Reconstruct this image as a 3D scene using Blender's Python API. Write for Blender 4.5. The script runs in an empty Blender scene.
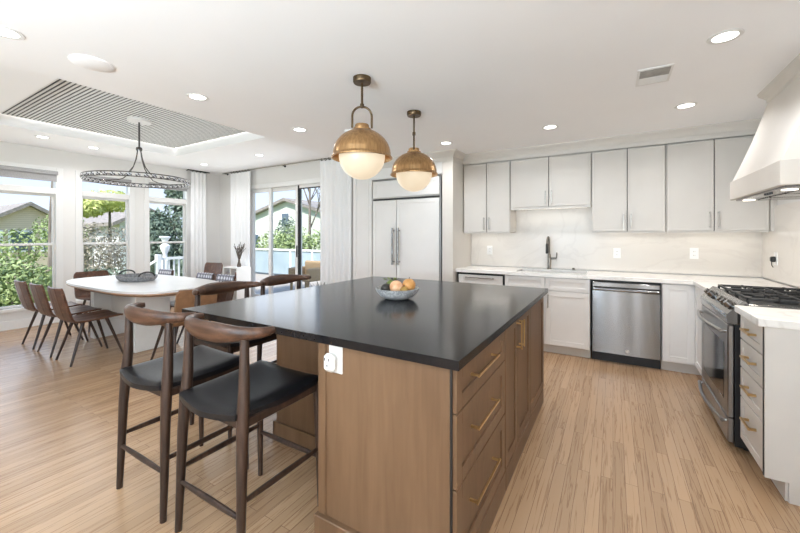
import bpy, bmesh, math, random
from mathutils import Vector, Matrix
random.seed(7)
PI = math.pi
S = bpy.context.scene
COL = S.collection

# ------------------------------------------------------------------ camera, world, lights, exposure
F_PX, EYE = 359.0, 1.344
cam_data = bpy.data.cameras.new('camera')
cam_data.sensor_width = 36.0
cam_data.sensor_fit = 'HORIZONTAL'
cam_data.lens = 36.0 * F_PX / 800.0
cam_data.shift_y = -31.0 / 800.0
cam_data.clip_start = 0.02
cam = bpy.data.objects.new('camera', cam_data)
cam.location = (0, 0, EYE)
cam.rotation_euler = (PI / 2, 0, math.radians(30.68))
COL.objects.link(cam)
S.camera = cam

S.view_settings.view_transform = 'Standard'
S.view_settings.look = 'None'
S.view_settings.gamma = 1.0
S.view_settings.use_curve_mapping = False
S.view_settings.exposure = 0.30
S.cycles.use_denoising = True
S.cycles.max_bounces = 10
S.cycles.diffuse_bounces = 5
S.cycles.glossy_bounces = 4
S.cycles.transparent_max_bounces = 16
S.cycles.sample_clamp_indirect = 6.0
S.cycles.caustics_reflective = False
S.cycles.caustics_refractive = False

world = bpy.data.worlds.new('world')
S.world = world
world.use_nodes = True
wn, wl = world.node_tree.nodes, world.node_tree.links
wn.clear()
w_out = wn.new('ShaderNodeOutputWorld')
w_bg = wn.new('ShaderNodeBackground')
w_tc = wn.new('ShaderNodeTexCoord')
w_sep = wn.new('ShaderNodeSeparateXYZ')
w_ramp = wn.new('ShaderNodeValToRGB')
w_ramp.color_ramp.elements[0].position = 0.0
w_ramp.color_ramp.elements[0].color = (0.66, 0.77, 0.92, 1)
w_ramp.color_ramp.elements[1].position = 0.55
w_ramp.color_ramp.elements[1].color = (0.36, 0.56, 0.94, 1)
wl.new(w_tc.outputs['Generated'], w_sep.inputs[0])
wl.new(w_sep.outputs['Z'], w_ramp.inputs[0])
wl.new(w_ramp.outputs[0], w_bg.inputs['Color'])
w_bg.inputs['Strength'].default_value = 1.25
wl.new(w_bg.outputs[0], w_out.inputs['Surface'])


def lamp(name, kind, loc, rot, energy, color=(1, 1, 1), **kw):
    d = bpy.data.lights.new(name, kind)
    d.energy = energy
    d.color = color
    for k, v in kw.items():
        setattr(d, k, v)
    o = bpy.data.objects.new(name, d)
    o.location = loc
    o.rotation_euler = rot
    COL.objects.link(o)
    return o


lamp('sun', 'SUN', (0, 0, 12), (math.radians(38), math.radians(12), 0), 6.0, (1.0, 0.97, 0.92), angle=math.radians(8))
# daylight through the left windows and glass door, then added fill lamps behind the camera
lamp('daylight_left', 'AREA', (-7.30, 2.6, 1.35), (0, math.radians(-100), 0), 18, (0.93, 0.97, 1.0),
     shape='RECTANGLE', size=1.9, size_y=3.0)
lamp('daylight_door', 'AREA', (-5.4, 4.62, 1.25), (math.radians(-90), 0, 0), 16, (0.93, 0.97, 1.0),
     shape='RECTANGLE', size=1.9, size_y=2.0)
for wx, we in ((-5.0, 12), (-2.9, 25)):  # added fill lamps aimed up to brighten the ceiling
    lamp('fill_rear', 'AREA', (wx, -2.45, 1.3), (math.radians(160), 0, 0), we, (0.74, 0.88, 1.0),
         shape='RECTANGLE', size=1.7, size_y=1.8)
for wx, ww in ((-.15, .3), (.24, .09), (.78, .26)):  # added strip lamps, out of view, for streaks on the dishwasher front
    lamp('fill_streak', 'AREA', (wx, -2.55, 1.32), (math.radians(90), 0, 0), 28 * ww, (0.95, 0.975, 1.0), shape='RECTANGLE', size=ww, size_y=1.8)
lamp('fill_rear', 'AREA', (-1.15, -2.45, 1.3), (math.radians(166), 0, 0), 300, (0.72, 0.87, 1.0),
     shape='RECTANGLE', size=1.1, size_y=1.7)  # strong added fill aimed up at the kitchen ceiling
_fill = lamp('fill_side', 'AREA', (1.25, -1.3, 1.35), (math.radians(88), 0, math.radians(52)), 13, (0.95, 0.975, 1.0), shape='RECTANGLE', size=1.6, size_y=1.6)
_fill.data.spread = math.radians(85)  # added fill, out of view, to brighten the island's right face

# ------------------------------------------------------------------ materials
MATS = {}


def srgb(r, g, b):
    def f(c):
        c = c / 255.0
        return c / 12.92 if c <= 0.04045 else ((c + 0.055) / 1.055) ** 2.4
    return (f(r), f(g), f(b), 1.0)


def base_mat(name):
    m = bpy.data.materials.new(name)
    m.use_nodes = True
    nt = m.node_tree
    return m, nt.nodes, nt.links, nt.nodes['Principled BSDF']


def noise_mat(name, c1, c2, rough=0.5, metal=0.0, scale=(8, 8, 8), detail=4.0, lo=0.35, hi=0.65, bump=0.0,
              bump_scale=None, spec=0.5, sheen=0.0, coords='Object', distort=0.0):
    m, n, l, p = base_mat(name)
    tc = n.new('ShaderNodeTexCoord')
    mp = n.new('ShaderNodeMapping')
    mp.inputs['Scale'].default_value = scale
    l.new(tc.outputs[coords], mp.inputs['Vector'])
    t = n.new('ShaderNodeTexNoise')
    t.inputs['Scale'].default_value = 1.0
    t.inputs['Detail'].default_value = detail
    t.inputs['Distortion'].default_value = distort
    l.new(mp.outputs[0], t.inputs['Vector'])
    r = n.new('ShaderNodeValToRGB')
    r.color_ramp.elements[0].position = lo
    r.color_ramp.elements[1].position = hi
    r.color_ramp.elements[0].color = c1
    r.color_ramp.elements[1].color = c2
    l.new(t.outputs['Fac'], r.inputs[0])
    l.new(r.outputs[0], p.inputs['Base Color'])
    p.inputs['Roughness'].default_value = rough
    p.inputs['Metallic'].default_value = metal
    p.inputs['Specular IOR Level'].default_value = spec
    if sheen:
        p.inputs['Sheen Weight'].default_value = sheen
    if bump:
        b = n.new('ShaderNodeBump')
        b.inputs['Strength'].default_value = bump
        b.inputs['Distance'].default_value = 0.01
        src = t
        if bump_scale:
            t2 = n.new('ShaderNodeTexNoise')
            t2.inputs['Scale'].default_value = bump_scale
            t2.inputs['Detail'].default_value = 3
            l.new(tc.outputs[coords], t2.inputs['Vector'])
            src = t2
        l.new(src.outputs['Fac'], b.inputs['Height'])
        l.new(b.outputs[0], p.inputs['Normal'])
    MATS[name] = m
    return m


def wood_mat(name, dark, mid, light, axis='Z', rough=0.4, scale=1.0, ring=6.0, spec=0.4):
    """fine stretched grain along one axis plus broad cathedral figure"""
    m, n, l, p = base_mat(name)
    tc = n.new('ShaderNodeTexCoord')
    mp = n.new('ShaderNodeMapping')
    s = {'X': (1.2, 14, 14), 'Y': (14, 1.2, 14), 'Z': (14, 14, 1.2)}[axis]
    mp.inputs['Scale'].default_value = tuple(v * scale for v in s)
    l.new(tc.outputs['Object'], mp.inputs['Vector'])
    fine = n.new('ShaderNodeTexNoise')
    fine.inputs['Scale'].default_value = 4.0
    fine.inputs['Detail'].default_value = 6
    fine.inputs['Distortion'].default_value = 0.6
    l.new(mp.outputs[0], fine.inputs['Vector'])
    broad = n.new('ShaderNodeTexNoise')
    broad.inputs['Scale'].default_value = 0.55
    broad.inputs['Detail'].default_value = 2
    broad.inputs['Distortion'].default_value = 1.2
    l.new(mp.outputs[0], broad.inputs['Vector'])
    mul = n.new('ShaderNodeMath'); mul.operation = 'MULTIPLY'; mul.inputs[1].default_value = ring
    l.new(broad.outputs['Fac'], mul.inputs[0])
    fr = n.new('ShaderNodeMath'); fr.operation = 'PINGPONG'; fr.inputs[1].default_value = 1.0
    l.new(mul.outputs[0], fr.inputs[0])
    mix = n.new('ShaderNodeMath'); mix.operation = 'MULTIPLY_ADD'
    mix.inputs[1].default_value = 0.35
    l.new(fr.outputs[0], mix.inputs[0])
    sc = n.new('ShaderNodeMath'); sc.operation = 'MULTIPLY'; sc.inputs[1].default_value = 0.65
    l.new(fine.outputs['Fac'], sc.inputs[0])
    l.new(sc.outputs[0], mix.inputs[2])
    r = n.new('ShaderNodeValToRGB')
    r.color_ramp.elements[0].position = 0.25
    r.color_ramp.elements[0].color = dark
    r.color_ramp.elements[1].position = 0.75
    r.color_ramp.elements[1].color = light
    e = r.color_ramp.elements.new(0.5)
    e.color = mid
    l.new(mix.outputs[0], r.inputs[0])
    l.new(r.outputs[0], p.inputs['Base Color'])
    p.inputs['Roughness'].default_value = rough
    p.inputs['Specular IOR Level'].default_value = spec
    b = n.new('ShaderNodeBump')
    b.inputs['Strength'].default_value = 0.08
    b.inputs['Distance'].default_value = 0.003
    l.new(fine.outputs['Fac'], b.inputs['Height'])
    l.new(b.outputs[0], p.inputs['Normal'])
    MATS[name] = m
    return m


def floor_mat():
    m, n, l, p = base_mat('oak_floor')
    tc = n.new('ShaderNodeTexCoord')
    mp = n.new('ShaderNodeMapping')
    mp.inputs['Rotation'].default_value = (0, 0, PI / 2)
    l.new(tc.outputs['Object'], mp.inputs['Vector'])
    br = n.new('ShaderNodeTexBrick')
    br.offset = 0.37
    br.offset_frequency = 2
    br.inputs['Scale'].default_value = 1.0
    br.inputs['Brick Width'].default_value = 1.15
    br.inputs['Row Height'].default_value = 0.0575
    br.inputs['Mortar Size'].default_value = 0.0011
    br.inputs['Mortar Smooth'].default_value = 0.2
    br.inputs['Bias'].default_value = 0.0
    br.inputs['Color1'].default_value = (0, 0, 0, 1)
    br.inputs['Color2'].default_value = (1, 1, 1, 1)
    br.inputs['Mortar'].default_value = (0.5, 0.5, 0.5, 1)
    l.new(mp.outputs[0], br.inputs['Vector'])
    # offset the grain per board
    sep = n.new('ShaderNodeSeparateColor')
    l.new(br.outputs['Color'], sep.inputs[0])
    off = n.new('ShaderNodeCombineXYZ')
    mo = n.new('ShaderNodeMath'); mo.operation = 'MULTIPLY'; mo.inputs[1].default_value = 37.0
    l.new(sep.outputs[0], mo.inputs[0])
    l.new(mo.outputs[0], off.inputs['X']); l.new(mo.outputs[0], off.inputs['Y'])
    add = n.new('ShaderNodeVectorMath'); add.operation = 'ADD'
    l.new(tc.outputs['Object'], add.inputs[0]); l.new(off.outputs[0], add.inputs[1])
    mg = n.new('ShaderNodeMapping')
    mg.inputs['Scale'].default_value = (50, 1.7, 1)
    l.new(add.outputs[0], mg.inputs['Vector'])
    g = n.new('ShaderNodeTexNoise')
    g.inputs['Scale'].default_value = 1.0
    g.inputs['Detail'].default_value = 5
    g.inputs['Distortion'].default_value = 1.4
    l.new(mg.outputs[0], g.inputs['Vector'])
    pp = n.new('ShaderNodeMath'); pp.operation = 'MULTIPLY'; pp.inputs[1].default_value = 5.0
    l.new(g.outputs['Fac'], pp.inputs[0])
    pg = n.new('ShaderNodeMath'); pg.operation = 'PINGPONG'; pg.inputs[1].default_value = 1.0
    l.new(pp.outputs[0], pg.inputs[0])
    gr = n.new('ShaderNodeValToRGB')
    gr.color_ramp.elements[0].position = 0.0
    gr.color_ramp.elements[0].color = srgb(148, 116, 87)
    gr.color_ramp.elements[1].position = 0.30
    gr.color_ramp.elements[1].color = srgb(178, 146, 114)
    l.new(pg.outputs[0], gr.inputs[0])
    tone = n.new('ShaderNodeValToRGB')
    tone.color_ramp.elements[0].color = (0.86, 0.84, 0.82, 1)
    tone.color_ramp.elements[1].color = (1.1, 1.1, 1.1, 1)
    l.new(sep.outputs[0], tone.inputs[0])
    mx = n.new('ShaderNodeMix'); mx.data_type = 'RGBA'; mx.blend_type = 'MULTIPLY'
    mx.inputs['Factor'].default_value = 1.0
    l.new(gr.outputs[0], mx.inputs[6]); l.new(tone.outputs[0], mx.inputs[7])
    seam = n.new('ShaderNodeMix'); seam.data_type = 'RGBA'
    seam.inputs[7].default_value = srgb(118, 91, 70)
    l.new(br.outputs['Fac'], seam.inputs['Factor'])
    l.new(mx.outputs[2], seam.inputs[6])
    l.new(seam.outputs[2], p.inputs['Base Color'])
    p.inputs['Roughness'].default_value = 0.25
    p.inputs['Specular IOR Level'].default_value = 0.5
    b = n.new('ShaderNodeBump')
    b.inputs['Strength'].default_value = 0.12
    b.inputs['Distance'].default_value = 0.002
    l.new(pg.outputs[0], b.inputs['Height'])
    l.new(b.outputs[0], p.inputs['Normal'])
    MATS['oak_floor'] = m


def glass_mat(name, tint=(1, 1, 1, 1), f0=0.06):
    m = bpy.data.materials.new(name)
    m.use_nodes = True
    n, l = m.node_tree.nodes, m.node_tree.links
    n.clear()
    o = n.new('ShaderNodeOutputMaterial')
    mix = n.new('ShaderNodeMixShader')
    tr = n.new('ShaderNodeBsdfTransparent')
    tr.inputs[0].default_value = tint
    gl = n.new('ShaderNodeBsdfGlossy')
    gl.inputs['Roughness'].default_value = 0.02
    fr = n.new('ShaderNodeLayerWeight')
    fr.inputs['Blend'].default_value = f0
    l.new(fr.outputs['Fresnel'], mix.inputs[0])
    l.new(tr.outputs[0], mix.inputs[1])
    l.new(gl.outputs[0], mix.inputs[2])
    l.new(mix.outputs[0], o.inputs['Surface'])
    MATS[name] = m


def emit_mat(name, color, strength):
    m, n, l, p = base_mat(name)
    p.inputs['Base Color'].default_value = color
    p.inputs['Emission Color'].default_value = color
    p.inputs['Emission Strength'].default_value = strength
    p.inputs['Roughness'].default_value = 0.35
    MATS[name] = m


def cloth_mat(name, color, trans=0.4):
    m = bpy.data.materials.new(name)
    m.use_nodes = True
    n, l = m.node_tree.nodes, m.node_tree.links
    n.clear()
    o = n.new('ShaderNodeOutputMaterial')
    d = n.new('ShaderNodeBsdfDiffuse'); d.inputs[0].default_value = color
    t = n.new('ShaderNodeBsdfTranslucent'); t.inputs[0].default_value = color
    mx = n.new('ShaderNodeMixShader'); mx.inputs[0].default_value = trans
    tc = n.new('ShaderNodeTexCoord')
    w = n.new('ShaderNodeTexNoise'); w.inputs['Scale'].default_value = 220
    b = n.new('ShaderNodeBump'); b.inputs['Strength'].default_value = 0.1
    l.new(tc.outputs['Object'], w.inputs['Vector'])
    l.new(w.outputs['Fac'], b.inputs['Height'])
    l.new(b.outputs[0], d.inputs['Normal'])
    l.new(d.outputs[0], mx.inputs[1]); l.new(t.outputs[0], mx.inputs[2])
    l.new(mx.outputs[0], o.inputs['Surface'])
    MATS[name] = m


def vein_mat(name, base, vein, rough, scale=1.6, width=0.03, amount=0.5):
    m, n, l, p = base_mat(name)
    tc = n.new('ShaderNodeTexCoord')
    t = n.new('ShaderNodeTexNoise')
    t.inputs['Scale'].default_value = scale
    t.inputs['Detail'].default_value = 6
    t.inputs['Distortion'].default_value = 1.8
    l.new(tc.outputs['Object'], t.inputs['Vector'])
    s = n.new('ShaderNodeMath'); s.operation = 'SUBTRACT'; s.inputs[1].default_value = 0.5
    a = n.new('ShaderNodeMath'); a.operation = 'ABSOLUTE'
    l.new(t.outputs['Fac'], s.inputs[0]); l.new(s.outputs[0], a.inputs[0])
    r = n.new('ShaderNodeValToRGB')
    r.color_ramp.elements[0].position = 0.0
    r.color_ramp.elements[0].color = tuple(b * (1 - amount) + v * amount for b, v in zip(base, vein))
    r.color_ramp.elements[1].position = width
    r.color_ramp.elements[1].color = base
    l.new(a.outputs[0], r.inputs[0])
    l.new(r.outputs[0], p.inputs['Base Color'])
    p.inputs['Roughness'].default_value = rough
    MATS[name] = m


def plaid_mat(name):
    m, n, l, p = base_mat(name)
    tc = n.new('ShaderNodeTexCoord')
    outs = []
    for ax in ('X', 'Z'):
        w = n.new('ShaderNodeTexWave')
        w.bands_direction = ax
        w.inputs['Scale'].default_value = 5.5
        l.new(tc.outputs['Object'], w.inputs['Vector'])
        outs.append(w.outputs['Fac'])
    mn = n.new('ShaderNodeMath'); mn.operation = 'MULTIPLY'
    l.new(outs[0], mn.inputs[0]); l.new(outs[1], mn.inputs[1])
    r = n.new('ShaderNodeValToRGB')
    r.color_ramp.elements[0].position = 0.05
    r.color_ramp.elements[0].color = srgb(120, 120, 130)
    r.color_ramp.elements[1].position = 0.4
    r.color_ramp.elements[1].color = srgb(226, 226, 232)
    l.new(mn.outputs[0], r.inputs[0])
    l.new(r.outputs[0], p.inputs['Base Color'])
    p.inputs['Roughness'].default_value = 0.8
    MATS[name] = m


def siding_mat(name, c1, c2, scale=3.2):
    m, n, l, p = base_mat(name)
    tc = n.new('ShaderNodeTexCoord')
    w = n.new('ShaderNodeTexWave')
    w.wave_type = 'BANDS'; w.bands_direction = 'Z'; w.wave_profile = 'SAW'
    w.inputs['Scale'].default_value = scale
    l.new(tc.outputs['Object'], w.inputs['Vector'])
    r = n.new('ShaderNodeValToRGB')
    r.color_ramp.elements[0].position = 0.0
    r.color_ramp.elements[0].color = c1
    r.color_ramp.elements[1].position = 0.25
    r.color_ramp.elements[1].color = c2
    l.new(w.outputs['Fac'], r.inputs[0])
    l.new(r.outputs[0], p.inputs['Base Color'])
    p.inputs['Roughness'].default_value = 0.7
    MATS[name] = m


noise_mat('wall_paint', srgb(222, 220, 217), srgb(226, 224, 221), 0.7, scale=(1, 1, 1), bump=0.02, bump_scale=300)
noise_mat('ceiling_paint', srgb(246, 246, 247), srgb(249, 249, 250), 0.85, scale=(1, 1, 1), bump=0.02, bump_scale=300)
noise_mat('trim_white', srgb(226, 225, 223), srgb(230, 229, 227), 0.4, scale=(2, 2, 2))
noise_mat('cabinet_paint', srgb(206, 201, 194), srgb(210, 205, 198), 0.45, scale=(3, 3, 3))
noise_mat('cabinet_white', srgb(224, 222, 219), srgb(228, 226, 223), 0.4, scale=(3, 3, 3))
noise_mat('hood_paint', srgb(206, 199, 190), srgb(210, 203, 194), 0.5, scale=(3, 3, 3))
noise_mat('shadow_gap', srgb(30, 29, 28), srgb(36, 35, 34), 0.6)
noise_mat('outlet_white', srgb(244, 243, 240), srgb(247, 246, 244), 0.35)
noise_mat('black_plastic', srgb(22, 22, 23), srgb(28, 28, 29), 0.4)
noise_mat('white_plastic', srgb(216, 215, 211), srgb(220, 219, 216), 0.35)
noise_mat('black_quartz', srgb(20, 20, 22), srgb(25, 25, 27), 0.16, scale=(60, 60, 60), detail=6, spec=0.2)
noise_mat('stainless', srgb(136, 135, 134), srgb(142, 141, 140), 0.22, 1.0, scale=(2, 2, 2), detail=2)
_m = MATS['stainless'].node_tree
_t = _m.nodes.new('ShaderNodeTangent'); _t.direction_type = 'RADIAL'; _t.axis = 'Z'
_p = _m.nodes['Principled BSDF']
_m.links.new(_t.outputs[0], _p.inputs['Tangent'])
_p.inputs['Anisotropic'].default_value = 1.0
_p.inputs['Anisotropic Rotation'].default_value = 0.25
noise_mat('stainless_side', srgb(150, 149, 148), srgb(162, 161, 160), 0.28, 1.0, scale=(2, 200, 2), detail=2)
noise_mat('nickel', srgb(168, 163, 156), srgb(182, 177, 170), 0.3, 1.0, scale=(30, 30, 30))
noise_mat('dark_nickel', srgb(120, 115, 108), srgb(134, 129, 121), 0.28, 1.0, scale=(30, 30, 30))
noise_mat('aged_brass', srgb(176, 138, 96), srgb(202, 164, 118), 0.3, 1.0, scale=(70, 70, 2), detail=3)
noise_mat('dark_brass', srgb(92, 76, 58), srgb(110, 92, 70), 0.4, 1.0, scale=(20, 20, 20))
noise_mat('bright_brass', srgb(198, 166, 116), srgb(210, 180, 130), 0.3, 1.0, scale=(20, 20, 20))
noise_mat('black_leather', srgb(15, 15, 18), srgb(22, 22, 25), 0.34, spec=0.35, scale=(40, 40, 40), bump=0.15, bump_scale=260)
noise_mat('iron', srgb(24, 24, 24), srgb(34, 34, 34), 0.55, scale=(60, 60, 60), bump=0.1)
noise_mat('oven_glass', srgb(22, 22, 24), srgb(28, 28, 30), 0.08)
noise_mat('walnut_shell_lit', srgb(120, 88, 62), srgb(134, 100, 72), 0.45, scale=(20, 20, 20), bump=0.08, bump_scale=200)  # lighter copy of the chair wood, its lit look put into the colour
noise_mat('slat_white', srgb(226, 226, 224), srgb(232, 232, 230), 0.6, scale=(4, 40, 4))
noise_mat('shade_fabric', srgb(150, 149, 149), srgb(166, 165, 165), 0.85, scale=(120, 120, 120))
noise_mat('table_white', srgb(212, 211, 210), srgb(217, 216, 215), 0.3, scale=(6, 6, 6))
noise_mat('pedestal_white', srgb(214, 214, 211), srgb(220, 220, 217), 0.5, scale=(6, 6, 6))
noise_mat('wicker_grey', srgb(104, 104, 106), srgb(150, 150, 152), 0.7, scale=(60, 60, 30), bump=0.4)
noise_mat('wicker_tan', srgb(150, 124, 92), srgb(190, 164, 128), 0.75, scale=(50, 50, 30), bump=0.4)
noise_mat('crystal', srgb(84, 84, 88), srgb(226, 226, 230), 0.08, 0.0, scale=(50, 50, 50), spec=1.0, lo=.46, hi=.54)
noise_mat('chrome_dark', srgb(96, 95, 94), srgb(122, 121, 120), 0.2, 1.0, scale=(20, 20, 20))
noise_mat('peach', srgb(204, 146, 104), srgb(224, 188, 150), 0.45, scale=(22, 22, 22), bump=0.05)
noise_mat('orange_fruit', srgb(186, 130, 66), srgb(206, 154, 92), 0.45, scale=(30, 30, 30), bump=0.15, bump_scale=180)
noise_mat('avocado', srgb(34, 34, 32), srgb(54, 52, 46), 0.5, scale=(60, 60, 60), bump=0.35, bump_scale=120)
noise_mat('pear', srgb(150, 116, 52), srgb(176, 142, 76), 0.45, scale=(30, 30, 30))
noise_mat('leaf_green', srgb(92, 110, 44), srgb(132, 146, 70), 0.5, scale=(30, 30, 30))
noise_mat('twig', srgb(84, 76, 68), srgb(108, 98, 88), 0.8, scale=(30, 30, 30))
noise_mat('plant_dark', srgb(56, 60, 56), srgb(84, 86, 80), 0.6, scale=(30, 30, 30))
noise_mat('photo_print', srgb(70, 44, 44), srgb(200, 160, 150), 0.4, scale=(24, 24, 24), lo=0.4, hi=0.6)
noise_mat('box_pink', srgb(226, 208, 206), srgb(236, 222, 218), 0.6, scale=(10, 10, 10))
# outdoors
noise_mat('lawn', srgb(112, 126, 66), srgb(150, 156, 96), 0.9, scale=(6, 6, 6), bump=0.5)
noise_mat('leaf_hedge', srgb(112, 132, 80), srgb(166, 182, 122), 0.6, scale=(5, 5, 5))
noise_mat('leaf_dark', srgb(84, 104, 88), srgb(134, 150, 128), 0.6, scale=(5, 5, 5))
noise_mat('leaf_lime', srgb(180, 190, 100), srgb(214, 218, 146), 0.6, scale=(5, 5, 5))
noise_mat('leaf_twiggy', srgb(138, 130, 116), srgb(184, 176, 158), 0.8, scale=(5, 5, 5))
noise_mat('bark', srgb(104, 94, 86), srgb(146, 136, 126), 0.9, scale=(12, 12, 3), bump=0.4)
noise_mat('roof_shingle', srgb(128, 122, 116), srgb(158, 150, 144), 0.9, scale=(6, 6, 14), bump=0.3)
siding_mat('siding_tan', srgb(176, 160, 140), srgb(206, 192, 172))
siding_mat('siding_sage', srgb(188, 196, 182), srgb(214, 220, 206))
siding_mat('siding_white', srgb(196, 198, 200), srgb(226, 228, 230))
noise_mat('house_glass', srgb(70, 84, 100), srgb(104, 118, 132), 0.1, scale=(2, 2, 2))
noise_mat('deck_wood', srgb(150, 142, 134), srgb(178, 170, 160), 0.8, scale=(2, 30, 2))
noise_mat('rail_white', srgb(232, 232, 232), srgb(240, 240, 240), 0.5, scale=(4, 4, 4))
noise_mat('privacy_panel', srgb(150, 168, 176), srgb(172, 188, 194), 0.35, scale=(1, 1, 1))
wood_mat('island_wood', srgb(98, 73, 51), srgb(108, 82, 59), srgb(117, 90, 66), 'Z', 0.42, 0.7, 3.0)
wood_mat('walnut', srgb(44, 29, 21), srgb(70, 47, 34), srgb(96, 67, 50), 'X', 0.36, 1.6, 3.0)
wood_mat('walnut_leg', srgb(38, 27, 21), srgb(56, 40, 31), srgb(74, 54, 42), 'Z', 0.4, 1.6, 3.0)
wood_mat('walnut_shell', srgb(72, 47, 35), srgb(97, 66, 50), srgb(120, 86, 68), 'Y', 0.38, 1.2, 4.0)
wood_mat('table_edge_wood', srgb(150, 118, 92), srgb(172, 140, 112), srgb(190, 160, 132), 'X', 0.5, 1.0, 4.0)
floor_mat()
glass_mat('window_glass')
emit_mat('opal_glass', (1.0, 0.80, 0.56, 1), 0.58)
MATS['opal_glass'].node_tree.nodes['Principled BSDF'].inputs['Base Color'].default_value = (.28, .25, .20, 1)
emit_mat('lamp_lens', (1.0, 0.98, 0.95, 1), 6.0)
emit_mat('led_strip', (1.0, 0.97, 0.9, 1), 2.5)
emit_mat('hood_lamp', (1.0, 0.95, 0.85, 1), 1.5)
cloth_mat('curtain_cloth', srgb(252, 252, 252), 0.22)
vein_mat('white_quartz', srgb(236, 233, 228), srgb(196, 188, 180), 0.25, 1.4, 0.02, 0.35)
vein_mat('backsplash_quartz', srgb(221, 215, 207), srgb(202, 194, 186), 0.3, 1.0, 0.03, 0.3)
vein_mat('bowl_marble', srgb(196, 196, 194), srgb(110, 112, 114), 0.4, 16.0, 0.08, 0.7)
plaid_mat('plaid_fabric')


# ------------------------------------------------------------------ mesh builder
class MB:
    def __init__(self, xf=None):
        self.v, self.f = [], []
        self.xf = xf

    def _add(self, vs, fs):
        b = len(self.v)
        for p in vs:
            p = Vector(p)
            if self.xf:
                p = Vector(self.xf(p))
            self.v.append(p)
        self.f += [tuple(b + i for i in q) for q in fs]
        return self

    def box(self, x0, x1, y0, y1, z0, z1, bev=0.0):
        if x0 > x1: x0, x1 = x1, x0
        if y0 > y1: y0, y1 = y1, y0
        if z0 > z1: z0, z1 = z1, z0
        if bev <= 0:
            vs = [(x, y, z) for x in (x0, x1) for y in (y0, y1) for z in (z0, z1)]
            return self._add(vs, [(0, 1, 3, 2), (4, 6, 7, 5), (0, 4, 5, 1), (2, 3, 7, 6), (0, 2, 6, 4), (1, 5, 7, 3)])
        bev = min(bev, (x1 - x0) * .49, (y1 - y0) * .49, (z1 - z0) * .49)
        vs, idx = [], {}
        for sx in (0, 1):
            for sy in (0, 1):
                for sz in (0, 1):
                    c = [(x0, x1)[sx], (y0, y1)[sy], (z0, z1)[sz]]
                    d = [bev if s == 0 else -bev for s in (sx, sy, sz)]
                    for ax in range(3):
                        q = [c[i] + (0 if i == ax else d[i]) for i in range(3)]
                        idx[(sx, sy, sz, ax)] = len(vs)
                        vs.append(q)
        fs = []
        for ax in range(3):
            o = [i for i in range(3) if i != ax]
            for s in (0, 1):
                q = []
                for a, b in ((0, 0), (1, 0), (1, 1), (0, 1)):
                    k = [0, 0, 0]; k[ax] = s; k[o[0]] = a; k[o[1]] = b
                    q.append(idx[(*k, ax)])
                fs.append(tuple(q))
            for a in (0, 1):
                for b in (0, 1):
                    k0 = [0, 0, 0]; k0[o[0]] = a; k0[o[1]] = b
                    k1 = list(k0); k1[ax] = 1
                    fs.append((idx[(*k0, o[0])], idx[(*k1, o[0])], idx[(*k1, o[1])], idx[(*k0, o[1])]))
        for sx in (0, 1):
            for sy in (0, 1):
                for sz in (0, 1):
                    fs.append(tuple(idx[(sx, sy, sz, ax)] for ax in range(3)))
        return self._add(vs, fs)

    def tube(self, pts, radii, n=10, up=None, caps=True, closed=False):
        """sweep; radii are r or (r_side, r_up)"""
        pts = [Vector(p) for p in pts]
        m = len(pts)
        if not isinstance(radii, (list, tuple)) or (isinstance(radii, tuple) and len(radii) == 2 and m != 2):
            radii = [radii] * m
        vs = []
        ref = Vector(up) if up else None
        prev = None
        for i, p in enumerate(pts):
            if closed:
                t = (pts[(i + 1) % m] - pts[i - 1]).normalized()
            else:
                t = (pts[min(i + 1, m - 1)] - pts[max(i - 1, 0)]).normalized()
            if ref is not None:
                u = ref - t * ref.dot(t)
                if u.length < 1e-4:
                    u = t.orthogonal()
            elif prev is not None:
                u = prev - t * prev.dot(t)
            else:
                u = Vector((0, 0, 1)) - t * t.z
                if u.length < 1e-3:
                    u = t.orthogonal()
            u.normalize(); prev = u
            s = t.cross(u)
            r = radii[i]
            rs, ru = r if isinstance(r, (list, tuple)) else (r, r)
            for k in range(n):
                a = 2 * PI * k / n
                vs.append(p + s * (math.cos(a) * rs) + u * (math.sin(a) * ru))
        fs = []
        for i in range(m if closed else m - 1):
            j = (i + 1) % m
            for k in range(n):
                k2 = (k + 1) % n
                fs.append((i * n + k, i * n + k2, j * n + k2, j * n + k))
        if caps and not closed:
            fs.append(tuple(range(n)))
            fs.append(tuple((m - 1) * n + k for k in range(n)))
        return self._add(vs, fs)

    def cyl(self, p0, p1, r0, r1=None, n=16):
        return self.tube([p0, p1], [r0, r0 if r1 is None else r1], n)

    def lathe(self, prof, c=(0, 0, 0), n=32, axis='Z', caps=True):
        vs, fs = [], []
        m = len(prof)
        for r, h in prof:
            for k in range(n):
                a = 2 * PI * k / n
                x, y = r * math.cos(a), r * math.sin(a)
                q = {'Z': (x, y, h), 'Y': (x, h, y), 'X': (h, x, y)}[axis]
                vs.append((c[0] + q[0], c[1] + q[1], c[2] + q[2]))
        for i in range(m - 1):
            for k in range(n):
                k2 = (k + 1) % n
                fs.append((i * n + k, i * n + k2, (i + 1) * n + k2, (i + 1) * n + k))
        if caps:
            if prof[0][0] > 1e-6: fs.append(tuple(range(n)))
            if prof[-1][0] > 1e-6: fs.append(tuple((m - 1) * n + k for k in range(n)))
        return self._add(vs, fs)

    def ball(self, c, r, n=20, m=12):
        rx, ry, rz = r if isinstance(r, (tuple, list)) else (r, r, r)
        vs, fs = [], []
        for i in range(m + 1):
            t = PI * i / m
            for k in range(n):
                a = 2 * PI * k / n
                vs.append((c[0] + rx * math.sin(t) * math.cos(a), c[1] + ry * math.sin(t) * math.sin(a), c[2] - rz * math.cos(t)))
        for i in range(m):
            for k in range(n):
                k2 = (k + 1) % n
                fs.append((i * n + k, i * n + k2, (i + 1) * n + k2, (i + 1) * n + k))
        return self._add(vs, fs)

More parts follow.
